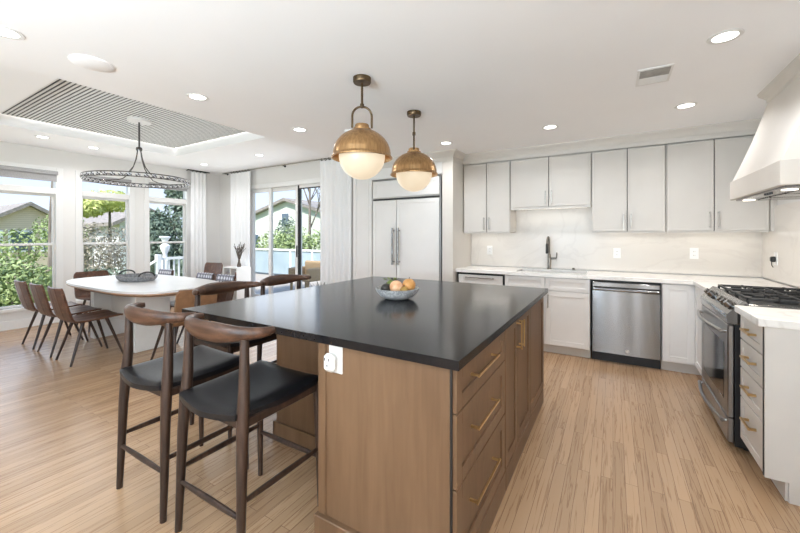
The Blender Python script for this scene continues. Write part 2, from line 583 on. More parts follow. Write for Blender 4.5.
    def prism(self, loop, a0, a1, plane='XY'):
        def q(p, h):
            return {'XY': (p[0], p[1], h), 'XZ': (p[0], h, p[1]), 'YZ': (h, p[0], p[1])}[plane]
        n = len(loop)
        vs = [q(p, a0) for p in loop] + [q(p, a1) for p in loop]
        fs = [tuple(range(n)), tuple(range(n, 2 * n))]
        fs += [(k, (k + 1) % n, n + (k + 1) % n, n + k) for k in range(n)]
        return self._add(vs, fs)

    def loft(self, rings, caps=True, closed=True):
        n = len(rings[0]); vs = [p for r in rings for p in r]; fs = []
        for i in range(len(rings) - 1):
            for k in range(n if closed else n - 1):
                k2 = (k + 1) % n
                fs.append((i * n + k, i * n + k2, (i + 1) * n + k2, (i + 1) * n + k))
        if caps and closed:
            fs.append(tuple(range(n)))
            fs.append(tuple((len(rings) - 1) * n + k for k in range(n)))
        return self._add(vs, fs)

    def grid(self, fn, nu, nv):
        vs = [fn(i / nu, j / nv) for i in range(nu + 1) for j in range(nv + 1)]
        fs = [(i * (nv + 1) + j, (i + 1) * (nv + 1) + j, (i + 1) * (nv + 1) + j + 1, i * (nv + 1) + j + 1)
              for i in range(nu) for j in range(nv)]
        return self._add(vs, fs)

    def shell(self, fn, nu, nv, th):
        """closed slab: fn(u,v)->(top point, normal)"""
        top, bot = [], []
        for i in range(nu + 1):
            for j in range(nv + 1):
                p, nn = fn(i / nu, j / nv)
                top.append(Vector(p)); bot.append(Vector(p) - Vector(nn) * th)
        N = len(top); w = nv + 1
        fs = []
        for i in range(nu):
            for j in range(nv):
                a = (i * w + j, (i + 1) * w + j, (i + 1) * w + j + 1, i * w + j + 1)
                fs.append(a); fs.append(tuple(N + k for k in reversed(a)))
        for i in range(nu):
            for j in (0, nv):
                fs.append((i * w + j, (i + 1) * w + j, N + (i + 1) * w + j, N + i * w + j))
        for j in range(nv):
            for i in (0, nu):
                fs.append((i * w + j, i * w + j + 1, N + i * w + j + 1, N + i * w + j))
        return self._add(top + bot, fs)

    def build(self, name, mat, parent=None, label=None, smooth=35, recalc=True):
        off = Vector((0, 0, 0))
        q = parent
        while q is not None:
            off += q.location
            q = q.parent
        me = bpy.data.meshes.new(name)
        me.from_pydata([tuple(p - off) for p in self.v], [], self.f)
        if recalc:
            bm = bmesh.new(); bm.from_mesh(me)
            bmesh.ops.recalc_face_normals(bm, faces=bm.faces)
            bm.to_mesh(me); bm.free()
        me.materials.append(MATS[mat])
        if smooth:
            for poly in me.polygons:
                poly.use_smooth = True
            me.set_sharp_from_angle(angle=math.radians(smooth))
        me.update()
        o = bpy.data.objects.new(name, me)
        COL.objects.link(o)
        if parent is not None:
            o.parent = parent
        if label:
            o['label'] = label
        return o


def tag(o, label, cat, group=None, kind=None):
    o['label'] = label
    o['category'] = cat
    if group: o['group'] = group
    if kind: o['kind'] = kind
    return o


def thing(name, label, cat, loc=(0, 0, 0), group=None, kind=None):
    o = bpy.data.objects.new(name, None)
    o.empty_display_size = 0.1
    COL.objects.link(o)
    o.location = loc
    return tag(o, label, cat, group, kind)


def copy_thing(root, loc, rotz, label, group=None):
    r = root.copy(); COL.objects.link(r)
    r.location = loc; r.rotation_euler = (0, 0, rotz)
    r['label'] = label
    if group: r['group'] = group
    for ch in list(root.children):
        c = ch.copy(); COL.objects.link(c); c.parent = r
        for g in list(ch.children):
            d = g.copy(); COL.objects.link(d); d.parent = c
    return r


# face maps for cabinet fronts: (a along the front, d outwards, z up)
def facing_y(y):   # looks towards -Y
    return lambda p: (p[0], y - p[1], p[2])


def facing_px(x):  # looks towards +X
    return lambda p: (x + p[1], p[0], p[2])


def facing_nx(x):  # looks towards -X
    return lambda p: (x - p[1], p[0], p[2])


def shaker(xf, a0, a1, z0, z1, rail=0.06, th=0.02, rec=0.008):
    m = MB(xf)
    m.box(a0, a0 + rail, 0, th, z0, z1, .0015)
    m.box(a1 - rail, a1, 0, th, z0, z1, .0015)
    m.box(a0 + rail, a1 - rail, 0, th, z1 - rail, z1, .0015)
    m.box(a0 + rail, a1 - rail, 0, th, z0, z0 + rail, .0015)
    m.box(a0 + rail - .002, a1 - rail + .002, 0, th - rec, z0 + rail - .002, z1 - rail + .002)
    return m


def bar_handle(xf, a, z, length, vertical=True, d0=0.02, stand=0.03, r=0.005, sq=False):
    m = MB(xf)
    h = length / 2
    if vertical:
        m.box(a - r, a + r, d0 + stand - r, d0 + stand + r, z - h, z + h, .0015)
        for s in (-1, 1):
            m.box(a - r, a + r, d0, d0 + stand, z + s * (h - .012) - r, z + s * (h - .012) + r)
    else:
        m.box(a - h, a + h, d0 + stand - r, d0 + stand + r, z - r, z + r, .0015)
        for s in (-1, 1):
            m.box(a + s * (h - .012) - r, a + s * (h - .012) + r, d0, d0 + stand, z - r, z + r)
    return m


# ------------------------------------------------------------------ the room
XL, YS, YK, XR = -7.4, 4.75, 4.99, 1.31      # window wall, glass door wall, kitchen back wall, right wall
ZK, ZD = 2.43, 2.67                          # kitchen and dining ceilings
XE = -3.3                                    # edge where the two ceilings meet
YB = -2.6

tag(MB().box(XL - .15, XR + .15, YB - .15, YK + .15, -.12, 0).build('floor', 'oak_floor', smooth=0),
    'narrow light oak strip floor running towards the sink wall', 'floor', kind='structure')

# window wall with three tall openings
WINS = [(1.37, 2.09, 0.30, 2.33), (2.34, 3.07, 0.30, 2.33), (3.32, 4.06, 0.30, 2.33)]
wl_ = MB()
ys = [YB]
for a, b, z0, z1 in WINS:
    wl_.box(XL - .15, XL, ys[-1], a, 0, ZD + .3)
    wl_.box(XL - .15, XL, a, b, 0, z0)
    wl_.box(XL - .15, XL, a, b, z1, ZD + .3)
    ys.append(b)
wl_.box(XL - .15, XL, ys[-1], YS + .15, 0, ZD + .3)
tag(wl_.build('wall_left', 'wall_paint', smooth=0), 'white painted wall holding the three tall dining windows', 'wall', kind='structure')

DX0, DX1, DZ = -6.42, -4.30, 2.30            # glass door opening
wb = MB()
wb.box(XL, DX0, YS, YS + .15, 0, ZD + .3)
wb.box(DX1, -3.362, YS, YS + .15, 0, ZD + .3)
wb.box(DX0, DX1, YS, YS + .15, DZ, ZD + .3)
tag(wb.build('wall_far', 'wall_paint', smooth=0), 'white painted wall around the sliding glass door', 'wall', kind='structure')
tag(MB().box(-3.362, XR + .15, YK, YK + .15, 0, ZK + .3).build('wall_back', 'wall_paint', smooth=0),
    'white kitchen wall behind the sink and upper cabinets', 'wall', kind='structure')
wq = MB()
wq.box(XR, XR + .15, YB, -2.2, 0, ZK + .3).box(XR, XR + .15, -.4, YK, 0, ZK + .3)
wq.box(XR, XR + .15, -2.2, -.4, 0, .4).box(XR, XR + .15, -2.2, -.4, 2.2, ZK + .3)  # opening behind the camera added to let light in
tag(wq.build('wall_right', 'wall_paint', smooth=0),
    'white kitchen wall behind the range and hood', 'wall', kind='structure')
wr = MB()
xs = [XL - .15]
for a, b in ((-6.2, -4.4), (-3.8, -2.0), (-1.7, -.6), (-.32, .02), (.19, .29), (.64, .92)):  # unseen openings invented for fill light and streak reflections
    wr.box(xs[-1], a, YB - .15, YB, 0, ZD + .3)
    wr.box(a, b, YB - .15, YB, 0, .4).box(a, b, YB - .15, YB, 2.25, ZD + .3)
    xs.append(b)
wr.box(xs[-1], XR + .15, YB - .15, YB, 0, ZD + .3)
tag(wr.build('wall_rear', 'wall_paint', smooth=0), 'white unseen rear wall with six tall openings added for light', 'wall', kind='structure')

tag(MB().box(XE, XR + .15, YB - .15, YK + .15, ZK, ZK + .35).build('ceiling', 'ceiling_paint', smooth=0),
    'flat white kitchen ceiling dotted with recessed lights', 'ceiling', kind='structure')
# dining ceiling with its recessed tray
TX0, TX1, TY0, TY1, TZ = -6.28, -3.7, 1.13, 3.24, 2.79
cd = MB()
cd.box(XL - .15, TX0, YB - .15, YK + .15, ZD, ZD + .33)
cd.box(TX1, XE, YB - .15, YK + .15, ZD, ZD + .33)
cd.box(TX0, TX1, YB - .15, TY0, ZD, ZD + .33)
cd.box(TX0, TX1, TY1, YK + .15, ZD, ZD + .33)
cd.box(TX0 - .25, TX1 + .1, TY0 - .1, TY1 + .25, ZD + .30, ZD + .36)
tag(cd.build('ceiling.001', 'ceiling_paint', smooth=0), 'raised white dining ceiling around the slatted tray recess', 'ceiling', kind='structure')
sp = thing('ceiling_slat_panel', 'white slatted panel with dark gaps recessed in the dining ceiling', 'slat panel',
           ((TX0 + TX1) / 2, (TY0 + TY1) / 2, TZ), kind='structure')
SX0, SX1, SY0, SY1 = TX0 + .03, TX1 - .02, TY0 + .02, TY1 - .03
MB().box(SX0, SX1, SY0, SY1, TZ + .004, TZ + .02).build('backing', 'shadow_gap', sp, smooth=0)
sl = MB()
pitch = 0.038
y = SY0
while y + .021 < SY1:
    sl.box(SX0, SX1, y, y + .021, TZ, TZ + .004)
    y += pitch
sl.build('slats', 'slat_white', sp, smooth=0)
led = MB()
led.box(TX0 + .004, TX0 + .024, TY0, TY1, TZ + .02, TZ + .03).box(TX0, TX1, TY1 - .024, TY1 - .004, TZ + .02, TZ + .03)
led.build('light_strip', 'led_strip', sp, 'glowing light strip along the tray edge', smooth=0)

# baseboards
tag(MB().box(XL, XL + .018, YB, YS, 0, .13, .003).build('baseboard_left', 'trim_white'), 'white baseboard under the dining windows', 'baseboard', kind='structure')
bb = MB()
bb.box(XL + .018, DX0 - .08, YS - .018, YS, 0, .13, .003).box(DX1 + .08, -3.36, YS - .018, YS, 0, .13, .003)
tag(bb.build('baseboard_far', 'trim_white'), 'white baseboard along the glass door wall', 'baseboard', kind='structure')

# windows: casing, transom, double hung sashes
for i, (a, b, z0, z1) in enumerate(WINS):
    w = thing('window_%d' % (i + 1),
              ['tall white double hung window farthest from the room corner, grey shade pulled lowest',
               'tall white double hung window in the middle, behind the chandelier',
               'tall white double hung window next to the corner curtain'][i], 'window', (XL, (a + b) / 2, z0), kind='structure')
    zt0, zt1 = 1.98, 2.07          # bar under the transom
    fr = MB()
    x0, x1 = XL - .12, XL + .012
    fr.box(x0, x1, a - .05, a + .035, z0 - .02, z1 + .06, .004)
    fr.box(x0, x1, b - .035, b + .05, z0 - .02, z1 + .06, .004)
    fr.box(x0, x1, a + .035, b - .035, z1 - .03, z1 + .06, .004)
    fr.box(x0, x1 - .01, a + .035, b - .035, zt0, zt1, .004)
    fr.build('frame', 'trim_white', w)
    MB().box(x0, XL + .05, a - .06, b + .06, z0 - .045, z0, .005).build('sill', 'trim_white', w)
    c, d = a + .035, b - .035
    zm = 1.21
    for nm, q0, q1, xx in (('sash', z0, zm + .02, XL - .055), ('sash', zm - .02, zt0, XL - .085)):
        s = MB()
        s.box(xx, xx + .03, c, c + .028, q0, q1, .003).box(xx, xx + .03, d - .028, d, q0, q1, .003)
        s.box(xx, xx + .03, c + .028, d - .028, q1 - .034, q1, .003).box(xx, xx + .03, c + .028, d - .028, q0, q0 + .034, .003)
        so = s.build(nm, 'trim_white', w)
        MB().box(xx + .013, xx + .017, c + .025, d - .025, q0 + .03, q1 - .03).build('pane', 'window_glass', so, smooth=0)
    MB().box(XL - .075, XL - .071, c - .005, d + .005, zt1 - .005, z1 - .025).build('transom_pane', 'window_glass', w, smooth=0)

for i, (a, b, z0, z1) in enumerate(WINS):
    t = thing('roller_shade', ['grey roller shade pulled a little down over the dining window farthest from the room corner',
                               'grey roller shade rolled up above the window behind the chandelier',
                               'grey roller shade rolled up above the window beside the corner curtain'][i],
              'roller shade', (XL + .02, (a + b) / 2, 2.3), 'roller shades on the dining windows')
    drop = [2.19, 2.235, 2.25][i]
    MB().box(XL + .016, XL + .055, a + .02, b - .02, 2.27, 2.33, .008).build('cassette', 'shade_fabric', t)
    MB().box(XL + .022, XL + .026, a + .03, b - .03, drop, 2.275).build('shade_cloth', 'shade_fabric', t)
    MB().box(XL + .018, XL + .03, a + .03, b - .03, drop - .02, drop, .003).build('hem_bar', 'shade_fabric', t)

# sliding glass door
dr = thing('door_1', 'three panel sliding glass door to the deck with white frame', 'door', ((DX0 + DX1) / 2, YS, 0), kind='structure')
f = MB()
f.box(DX0 - .06, DX0 + .04, YS - .015, YS + .13, 0, DZ + .07, .004).box(DX1 - .04, DX1 + .06, YS - .015, YS + .13, 0, DZ + .07, .004)
f.box(DX0 + .04, DX1 - .04, YS - .015, YS + .13, DZ - .02, DZ + .07, .004).box(DX0 + .04, DX1 - .04, YS, YS + .13, 0, .03)
f.build('frame', 'trim_white', dr)
pan = [(-6.38, -5.79, YS + .03, 'trim_white', .075), (-5.91, -5.02, YS + .075, 'trim_white', .09), (-5.12, -4.34, YS + .03, 'trim_white', .075)]
for k, (x0, x1, yy, mm, st) in enumerate(pan):
    s = MB()
    lw = st
    s.box(x0, x0 + lw, yy, yy + .04, .03, DZ - .02, .003).box(x1 - st, x1, yy, yy + .04, .03, DZ - .02, .003)
    s.box(x0 + lw, x1 - st, yy, yy + .04, DZ - .09, DZ - .02, .003).box(x0 + lw, x1 - st, yy, yy + .04, .03, .16, .003)
    so = s.build('door_panel', mm, dr)
    MB().box(x0 + lw - .005, x1 - st + .005, yy + .018, yy + .022, .155, DZ - .085).build('pane', 'window_glass', so, smooth=0)
    if k == 2:
        g = MB().box(x0 + lw - .005, x0 + lw + .035, yy - .004, yy + .045, .03, DZ - .02, .002)
        g.box(x0 + lw, x1 - st, yy - .004, yy + .012, DZ - .095, DZ - .075)
        g.build('weatherstrip', 'shadow_gap', so, 'black strip along the open panel edge')
    if k == 1:
        h = MB().tube([(-5.07, yy - .001, .93), (-5.07, yy - .05, .95), (-5.07, yy - .055, 1.05), (-5.07, yy - .05, 1.15), (-5.07, yy - .001, 1.17)], .011, 8)
        h.build('handle', 'black_plastic', so, 'black pull handle')


def curtain(name, label, p0, p1, z0, z1, folds, depth, ringsn, grp):
    """pleated cloth between two plan points"""
    p0, p1 = Vector((*p0, 0)), Vector((*p1, 0))
    d = (p1 - p0); L = d.length; d.normalize()
    nrm = Vector((-d.y, d.x, 0))
    c = thing(name, label, 'curtain', ((p0.x + p1.x) / 2, (p0.y + p1.y) / 2, z0), grp)
    nv = folds * 10

    def fn(u, v):
        ph = u * folds * 2 * PI
        amp = depth * (0.75 + 0.25 * math.sin(u * 17 + v * 2.0)) * (0.8 + 0.2 * v)
        off = math.sin(ph + 0.5 * math.sin(v * 3 + u * 9)) * amp
        q = p0 + d * (u * L) + nrm * off
        return ((q.x, q.y, z1 + (z0 - z1) * v), (nrm.x, nrm.y, 0))
    m = MB().shell(fn, nv, 8, .003)
    m.build('curtain_cloth', 'curtain_cloth', c, smooth=80)
    r = MB()
    for k in range(ringsn):
        q = p0 + d * (L * (k + .5) / ringsn)
        pts = [(q.x + nrm.x * .022 * math.cos(t), q.y + nrm.y * .022 * math.cos(t), z1 + .026 + .024 * math.sin(t))
               for t in [2 * PI * j / 12 for j in range(12)]]
        ob = MB().tube(pts, .006, 6, closed=True)
        ob.build('ring', 'black_plastic', c)
    return c


CG = 'white curtains of the dining area'
curtain('curtain', 'white pleated curtain left of the sliding glass door', (-6.88, YS - .1), (-6.24, YS - .1), .02, 2.632, 6, .02, 7, CG)
curtain('curtain', 'white pleated curtain right of the sliding glass door, beside the refrigerator', (-4.37, YS - .1), (-3.68, YS - .1), .02, 2.632, 7, .02, 8, CG)
curtain('curtain', 'white pleated curtain on the window wall near the room corner', (XL + .1, 4.06), (XL + .1, 4.38), .02, 2.632, 4, .03, 4, CG)
rod = thing('curtain_rod', 'long thin black curtain rod above the sliding glass door', 'curtain rod', (-5.4, YS - .1, 2.64))
MB().cyl((-7.15, YS - .1, 2.655 + .004), (-3.66, YS - .1, 2.655 + .004), .009, n=10).build('pole', 'nickel', rod)
for x in (-7.12, -5.35, -3.69):
    MB().cyl((x, YS - .1, 2.659), (x, YS, 2.659), .008, n=8).cyl((x, YS - .012, 2.659), (x, YS, 2.659), .022, n=12).build('bracket', 'black_plastic', rod)
rod = thing('curtain_rod', 'short black curtain rod on the window wall over the corner curtain', 'curtain rod', (XL + .1, 4.2, 2.64))
MB().cyl((XL + .1, 4.0, 2.659), (XL + .1, 4.45, 2.659), .011, n=10).build('pole', 'black_plastic', rod)
for y in (4.03, 4.42):
    MB().cyl((XL + .1, y, 2.659), (XL, y, 2.659), .008, n=8).build('bracket', 'black_plastic', rod)

# crown moulding over the kitchen cabinets
prof = [(0, 2.30), (.004, 2.30), (.004, 2.352), (.012, 2.352), (.016, 2.366), (.04, 2.40), (.062, 2.415), (.066, 2.43), (0, 2.43)]
rings = []
for d_, z_ in prof:
    rings.append([(-3.36, 4.28 - d_, z_), (-1.755 + d_, 4.28 - d_, z_), (-1.755 + d_, 4.63 - d_, z_), (XR, 4.63 - d_, z_)])
cr = MB()
cr.loft(rings, caps=False, closed=False)
tag(cr.build('trim_1', 'cabinet_paint', smooth=25), 'painted crown moulding running above fridge surround and upper cabinets', 'crown moulding', kind='structure')
# backsplash slabs
bs = MB()
bs.box(-1.755, XR - .02, YK - .02, YK - .001, .925, 1.70)
tag(bs.build('wall_backsplash', 'backsplash_quartz', smooth=0), 'pale stone backsplash slab behind sink and counter', 'backsplash', kind='structure')
tag(MB().box(XR - .02, XR - .001, 2.35, YK - .0, .925, 1.62).build('wall_backsplash.001', 'backsplash_quartz', smooth=0),
    'pale stone backsplash slab behind the range', 'backsplash', kind='structure')

# ------------------------------------------------------------------ recessed lights, vent, discs on the ceiling
K_DL = [(.526, 2.59, 'recessed ceiling light nearest the range hood, largest in view'), (.524, 3.80, 'recessed ceiling light in front of the right-hand upper cabinets'),
        (-.542, 3.86, 'recessed ceiling light in front of the short cabinets above the sink'), (-1.686, 3.90, 'recessed ceiling light in front of the refrigerator surround'),
        (-2.80, 1.61, 'recessed kitchen ceiling light beside the slatted panel, halfway along it'), (-2.76, 2.64, 'recessed kitchen ceiling light just left of the front globe pendant'),
        (-2.79, .57, 'recessed kitchen ceiling light cut off by the photo edge, nearest the round speaker')]
D_DL = [(-5.01, 3.90, 'recessed dining ceiling light in front of the glass door'), (-6.55, 3.89, 'recessed dining ceiling light near the corner curtain'),
        (-6.75, 2.30, 'recessed dining ceiling light above the middle window'), (-6.6, 1.7, 'recessed dining ceiling light above the dining window farthest from the room corner')]


def downlight(x, y, z, label, watt):
    t = thing('recessed_light', label, 'recessed light', (x, y, z), 'recessed ceiling lights')
    MB().lathe([(.056, z - .004), (.075, z - .004), (.078, z - .001), (.078, z), (.056, z)], (x, y, 0), 28, caps=False).build('trim_ring', 'trim_white', t)
    MB().lathe([(.0, z - .002), (.056, z - .002), (.056, z - .0005), (0, z - .0005)], (x, y, 0), 28, caps=False).build('lens', 'lamp_lens', t)
    l = lamp('recessed_lamp', 'AREA', (x, y, z - .012), (0, 0, 0), watt, (0.97, 0.975, 1.0), shape='DISK', size=.1)
    l.data.spread = math.radians(150)
    return t


for x, y, lb in K_DL:
    downlight(x, y, ZK, lb, 1.6 if (x < -2.7 and y < 2) else 5.2)
for x, y, lb in D_DL:
    downlight(x, y, ZD, lb, 5.0)

t = thing('ceiling_speaker', 'round white flush ceiling speaker above the slatted panel edge', 'ceiling speaker', (-2.82, .955, ZK))
MB().lathe([(0, ZK - .012), (.10, ZK - .012), (.108, ZK - .008), (.11, ZK), (0, ZK)], (-2.82, .955, 0), 36, caps=False).build('grille', 'ceiling_paint', t)
t = thing('smoke_detector', 'small round white detector on the ceiling near the front pendant', 'smoke detector', (-2.35, 2.95, ZK))
MB().lathe([(0, ZK - .014), (.06, ZK - .014), (.066, ZK - .008), (.068, ZK), (0, ZK)], (-2.35, 2.95, 0), 28, caps=False).build('cover', 'ceiling_paint', t)
t = thing('air_vent', 'white rectangular ceiling air register with grey louvres', 'vent', (.24, 2.975, ZK))
MB().box(.14, .335, 2.83, 3.12, ZK - .006, ZK, .002).build('frame', 'trim_white', t)
v = MB()
for k in range(7):
    v.box(.155, .32, 2.855 + k * .017, 2.865 + k * .017, ZK - .010, ZK - .006)
v.build('louvres', 'nickel', t)
MB().box(.155, .32, 2.85, 2.97, ZK - .0075, ZK - .0065).build('opening', 'shade_fabric', t)
v = MB()
for k in range(7):
    v.box(.155, .32, 2.985 + k * .017, 2.997 + k * .017, ZK - .009, ZK - .006)
v.build('louvres', 'trim_white', t, 'white louvres')

# ------------------------------------------------------------------ pendants
def pendant(label, x, y, rz):
    t = thing('pendant_light', label, 'pendant light', (x, y, 2.43), 'globe pendants over the island')
    MB().lathe([(0, 2.43), (.062, 2.43), (.062, 2.402), (.058, 2.394), (0, 2.394)], (x, y, 0), 32, caps=False).build('canopy', 'dark_brass', t)
    MB().cyl((x, y, 2.396), (x, y, 2.24), .008, n=12).lathe([(0, 2.25), (.014, 2.25), (.014, 2.225), (0, 2.225)], (x, y, 0), 14, caps=False).build('rod', 'dark_brass', t)
    c, s = math.cos(rz), math.sin(rz)
    pts = [(-.067, 2.085)] + [(-.067 * math.cos(a), 2.165 + .067 * math.sin(a)) for a in [PI * k / 14 for k in range(15)]] + [(.067, 2.085)]
    MB().tube([(x + c * p, y + s * p, z) for p, z in pts], .0075, 10).build('arch', 'dark_brass', t)
    MB().lathe([(0, 2.108), (.044, 2.108), (.048, 2.102), (.048, 2.084), (.060, 2.080), (.060, 2.070), (0, 2.070)], (x, y, 0), 32, caps=False).build('cap', 'aged_brass', t)
    prof = []
    for k in range(15):
        a = math.radians(15 + 75 * k / 14)
        prof.append((.198 * math.sin(a), 1.900 + .176 * math.cos(a)))
    prof += [(.200, 1.892), (.210, 1.880), (.210, 1.874), (.204, 1.872)]
    inner = [(r - .004, z - .003) for r, z in reversed(prof[:-3])]
    MB().lathe(prof + inner, (x, y, 0), 56, caps=False).build('dome_shade', 'aged_brass', t)
    gp = [(.158 * math.cos(a), 1.890 - .160 * math.sin(a)) for a in [-.5 + (PI / 2 + .5) * k / 16 for k in range(17)]]
    gp[-1] = (0.0005, gp[-1][1])
    MB().lathe(gp, (x, y, 0), 48, caps=False).build('glass_globe', 'opal_glass', t, 'glowing cream glass globe')
    return t


pendant('front brass dome pendant with wide arch hanging nearer the stools', -1.488, 1.995, math.radians(36))
pendant('rear brass dome pendant hanging farther back over the island', -1.505, 2.778, math.radians(118))

# ------------------------------------------------------------------ chandelier
CX, CY, CZ, CR = -5.08, 2.19, 2.03, .545
ch = thing('chandelier', 'large round crystal ring chandelier hanging over the dining table', 'chandelier', (CX, CY, TZ))
MB().lathe([(0, TZ), (.125, TZ), (.125, TZ - .03), (.118, TZ - .036), (0, TZ - .036)], (CX, CY, 0), 36, caps=False).build('canopy', 'trim_white', ch)
MB().cyl((CX, CY, TZ - .03), (CX, CY, 2.42), .010, n=10).build('rod', 'chrome_dark', ch)
MB().lathe([(0, 2.44), (.03, 2.44), (.034, 2.42), (.03, 2.40), (0, 2.40)], (CX, CY, 0), 16, caps=False).build('hub', 'chrome_dark', ch)
for k in range(4):
    a = math.radians(25 + 90 * k)
    ca, sa = math.cos(a), math.sin(a)
    pr = [(.02, 2.42), (.03, 2.36), (.045, 2.29), (.085, 2.19), (.15, 2.11), (.22, 2.06), (.30, 2.045), (CR, 2.045)]
    MB().tube([(CX + r * ca, CY + r * sa, z) for r, z in pr], .006, 8).build('arm', 'chrome_dark', ch)
ring_pts = lambda z: [(CX + CR * math.cos(2 * PI * k / 60), CY + CR * math.sin(2 * PI * k / 60), z) for k in range(60)]
for z in (CZ + .023, CZ - .023):
    MB().tube(ring_pts(z), .0062, 6, closed=True, up=(0, 0, 1)).build('ring_frame', 'chrome_dark', ch)
first = None
NCR = 44
for k in range(NCR):
    a = 2 * PI * k / NCR
    if first is None:
        m = MB()
        m.box(-.010, .010, -.024, .024, -.017, .017, .007)
        first = m.build('crystal', 'crystal', None, smooth=0)
        first.parent = ch
        first.location = Vector((CR, 0, CZ - TZ))
    else:
        c = first.copy(); COL.objects.link(c)
        c.location = Vector((CR * math.cos(a), CR * math.sin(a), CZ - TZ))
        c.rotation_euler = (0, 0, a)
lamp('chandelier_lamp', 'POINT', (CX, CY, CZ - .08), (0, 0, 0), 3, (1, .96, .90), shadow_soft_size=.3)

# ------------------------------------------------------------------ island
IX0, IX1, IY0, IY1, IZ = -2.17, -.452, 1.155, 3.113, .915
tag(MB().box(IX0, IX1, IY0, IY1, IZ - .035, IZ, .0012).build('island_countertop', 'black_quartz'),
    'large matte black stone countertop on the wooden island', 'countertop')
FX = -.50        # carcass front; door faces reach -.48
isl = thing('island_cabinet', 'light brown island drawer cabinet with end panel nearest the camera', 'cabinet', (-.8, 1.5, 0))
b = MB()
b.box(-1.10, FX, 1.20, 1.875, .115, IZ - .035)
b.build('body', 'island_wood', isl, smooth=0)
e = MB()
e.box(-1.128, -1.085, 1.186, 1.24, .115, IZ - .035, .003)         # corner post
e.box(-1.085, FX - .002, 1.194, 1.203, .115, IZ - .035)
e.build('end_panel', 'island_wood', isl, smooth=0)
sk = MB()
sk.box(-1.14, -.482, 1.172, 1.90, 0, .112, .004)
sk.build('plinth', 'island_wood', isl)
MB().box(FX - .01, FX + .004, 1.198, 1.206, .12, IZ - .037).build('shadow_line', 'shadow_gap', isl, smooth=0)
XF = facing_px(FX)
for z0, z1, hz in ((.704, .872, .79), (.430, .698, .582), (.130, .424, .298)):
    d = shaker(XF, 1.208, 1.868, z0, z1, .055, .02, .008).build('drawer', 'island_wood', isl)
    bar_handle(XF, 1.52, hz, .33 if hz < .4 else .30, False, .012, .034, .0045).build('handle', 'bright_brass', d)
isl2 = thing('island_cabinet', 'light brown island door cabinet with three doors, farther from the camera', 'cabinet', (-.8, 2.5, 0))
MB().box(-1.10, FX, 1.877, 3.08, .115, IZ - .035).build('body', 'island_wood', isl2, smooth=0)
MB().box(-1.14, -.482, 1.902, 3.085, 0, .112, .004).build('plinth', 'island_wood', isl2)
for k, (a0, a1) in enumerate(((1.885, 2.16), (2.166, 2.53), (2.536, 3.075))):
    d = shaker(XF, a0, a1, .130, .872, .055, .02, .008).build('door', 'island_wood', isl2)
    if k < 2:
        bar_handle(XF, 2.13 if k == 0 else 2.196, .77, .16, True, .02, .03, .0045).build('handle', 'bright_brass', d)
isl3 = thing('island_cabinet', 'plain light brown island back cabinet recessed behind the stools', 'cabinet', (-1.5, 2.3, 0))
MB().box(-1.93, -1.142, 1.64, 3.085, .0, IZ - .035).build('body', 'island_wood', isl3, smooth=0)
pl = MB()
pl.box(-1.945, -1.145, 1.622, 1.638, 0, .112, .003).box(-1.948, -1.932, 1.622, 3.09, 0, .112, .003)
pl.build('plinth', 'island_wood', isl3)

t = thing('wall_outlet', 'white outlet plate on the end panel of the wooden island', 'outlet', (-1.04, 1.194, .82), 'white outlets')
MB().box(-1.065, -.990, 1.186, 1.194, .752, .872, .003).build('plate', 'white_plastic', t)
t = thing('plug_adapter', 'white plug-in adapter block on the island outlet', 'plug', (-1.045, 1.186, .80))
MB().box(-1.072, -1.012, 1.150, 1.186, .762, .838, .014).build('block', 'white_plastic', t)
sk = MB()
for dx, dz in ((-.012, .018), (.010, .018)):
    sk.box(-1.042 + dx - .002, -1.042 + dx + .002, 1.1485, 1.1502, .80 + dz - .006, .80 + dz + .006)
sk.ball((-1.042, 1.1495, .792), (.004, .002, .004), 10, 6)
sk.build('socket_holes', 'shadow_gap', t)

# fruit bowl
BX, BY = -1.262, 2.09
t = thing('fruit_bowl', 'grey marbled stone bowl of fruit on the black island top', 'bowl', (BX, BY, IZ))
MB().lathe([(.0005, IZ), (.062, IZ), (.086, IZ + .006), (.118, IZ + .024), (.140, IZ + .050), (.149, IZ + .073), (.144, IZ + .074),
            (.134, IZ + .052), (.112, IZ + .029), (.08, IZ + .014), (.0005, IZ + .012)], (BX, BY, 0), 48, caps=False).build('shell', 'bowl_marble', t)
cs, sn = math.cos(math.radians(30.7)), math.sin(math.radians(30.7))


def in_bowl(a, d, h):     # a to the viewer's right, d away
    return (BX + a * cs - d * sn, BY + a * sn + d * cs, IZ + h)


def fruit(name, label, a, d, h, r, mat, stem=True):
    p = in_bowl(a, d, h)
    t = thing(name, label, 'fruit', (p[0], p[1], p[2] - r[2]), 'fruit in the bowl')
    MB().ball(p, r, 24, 14).build('flesh', mat, t)
    if stem:
        MB().cyl((p[0], p[1], p[2] + r[2] - .006), (p[0] + .004, p[1], p[2] + r[2] + .010), .0025, n=6).build('stem', 'twig', t)
    return t


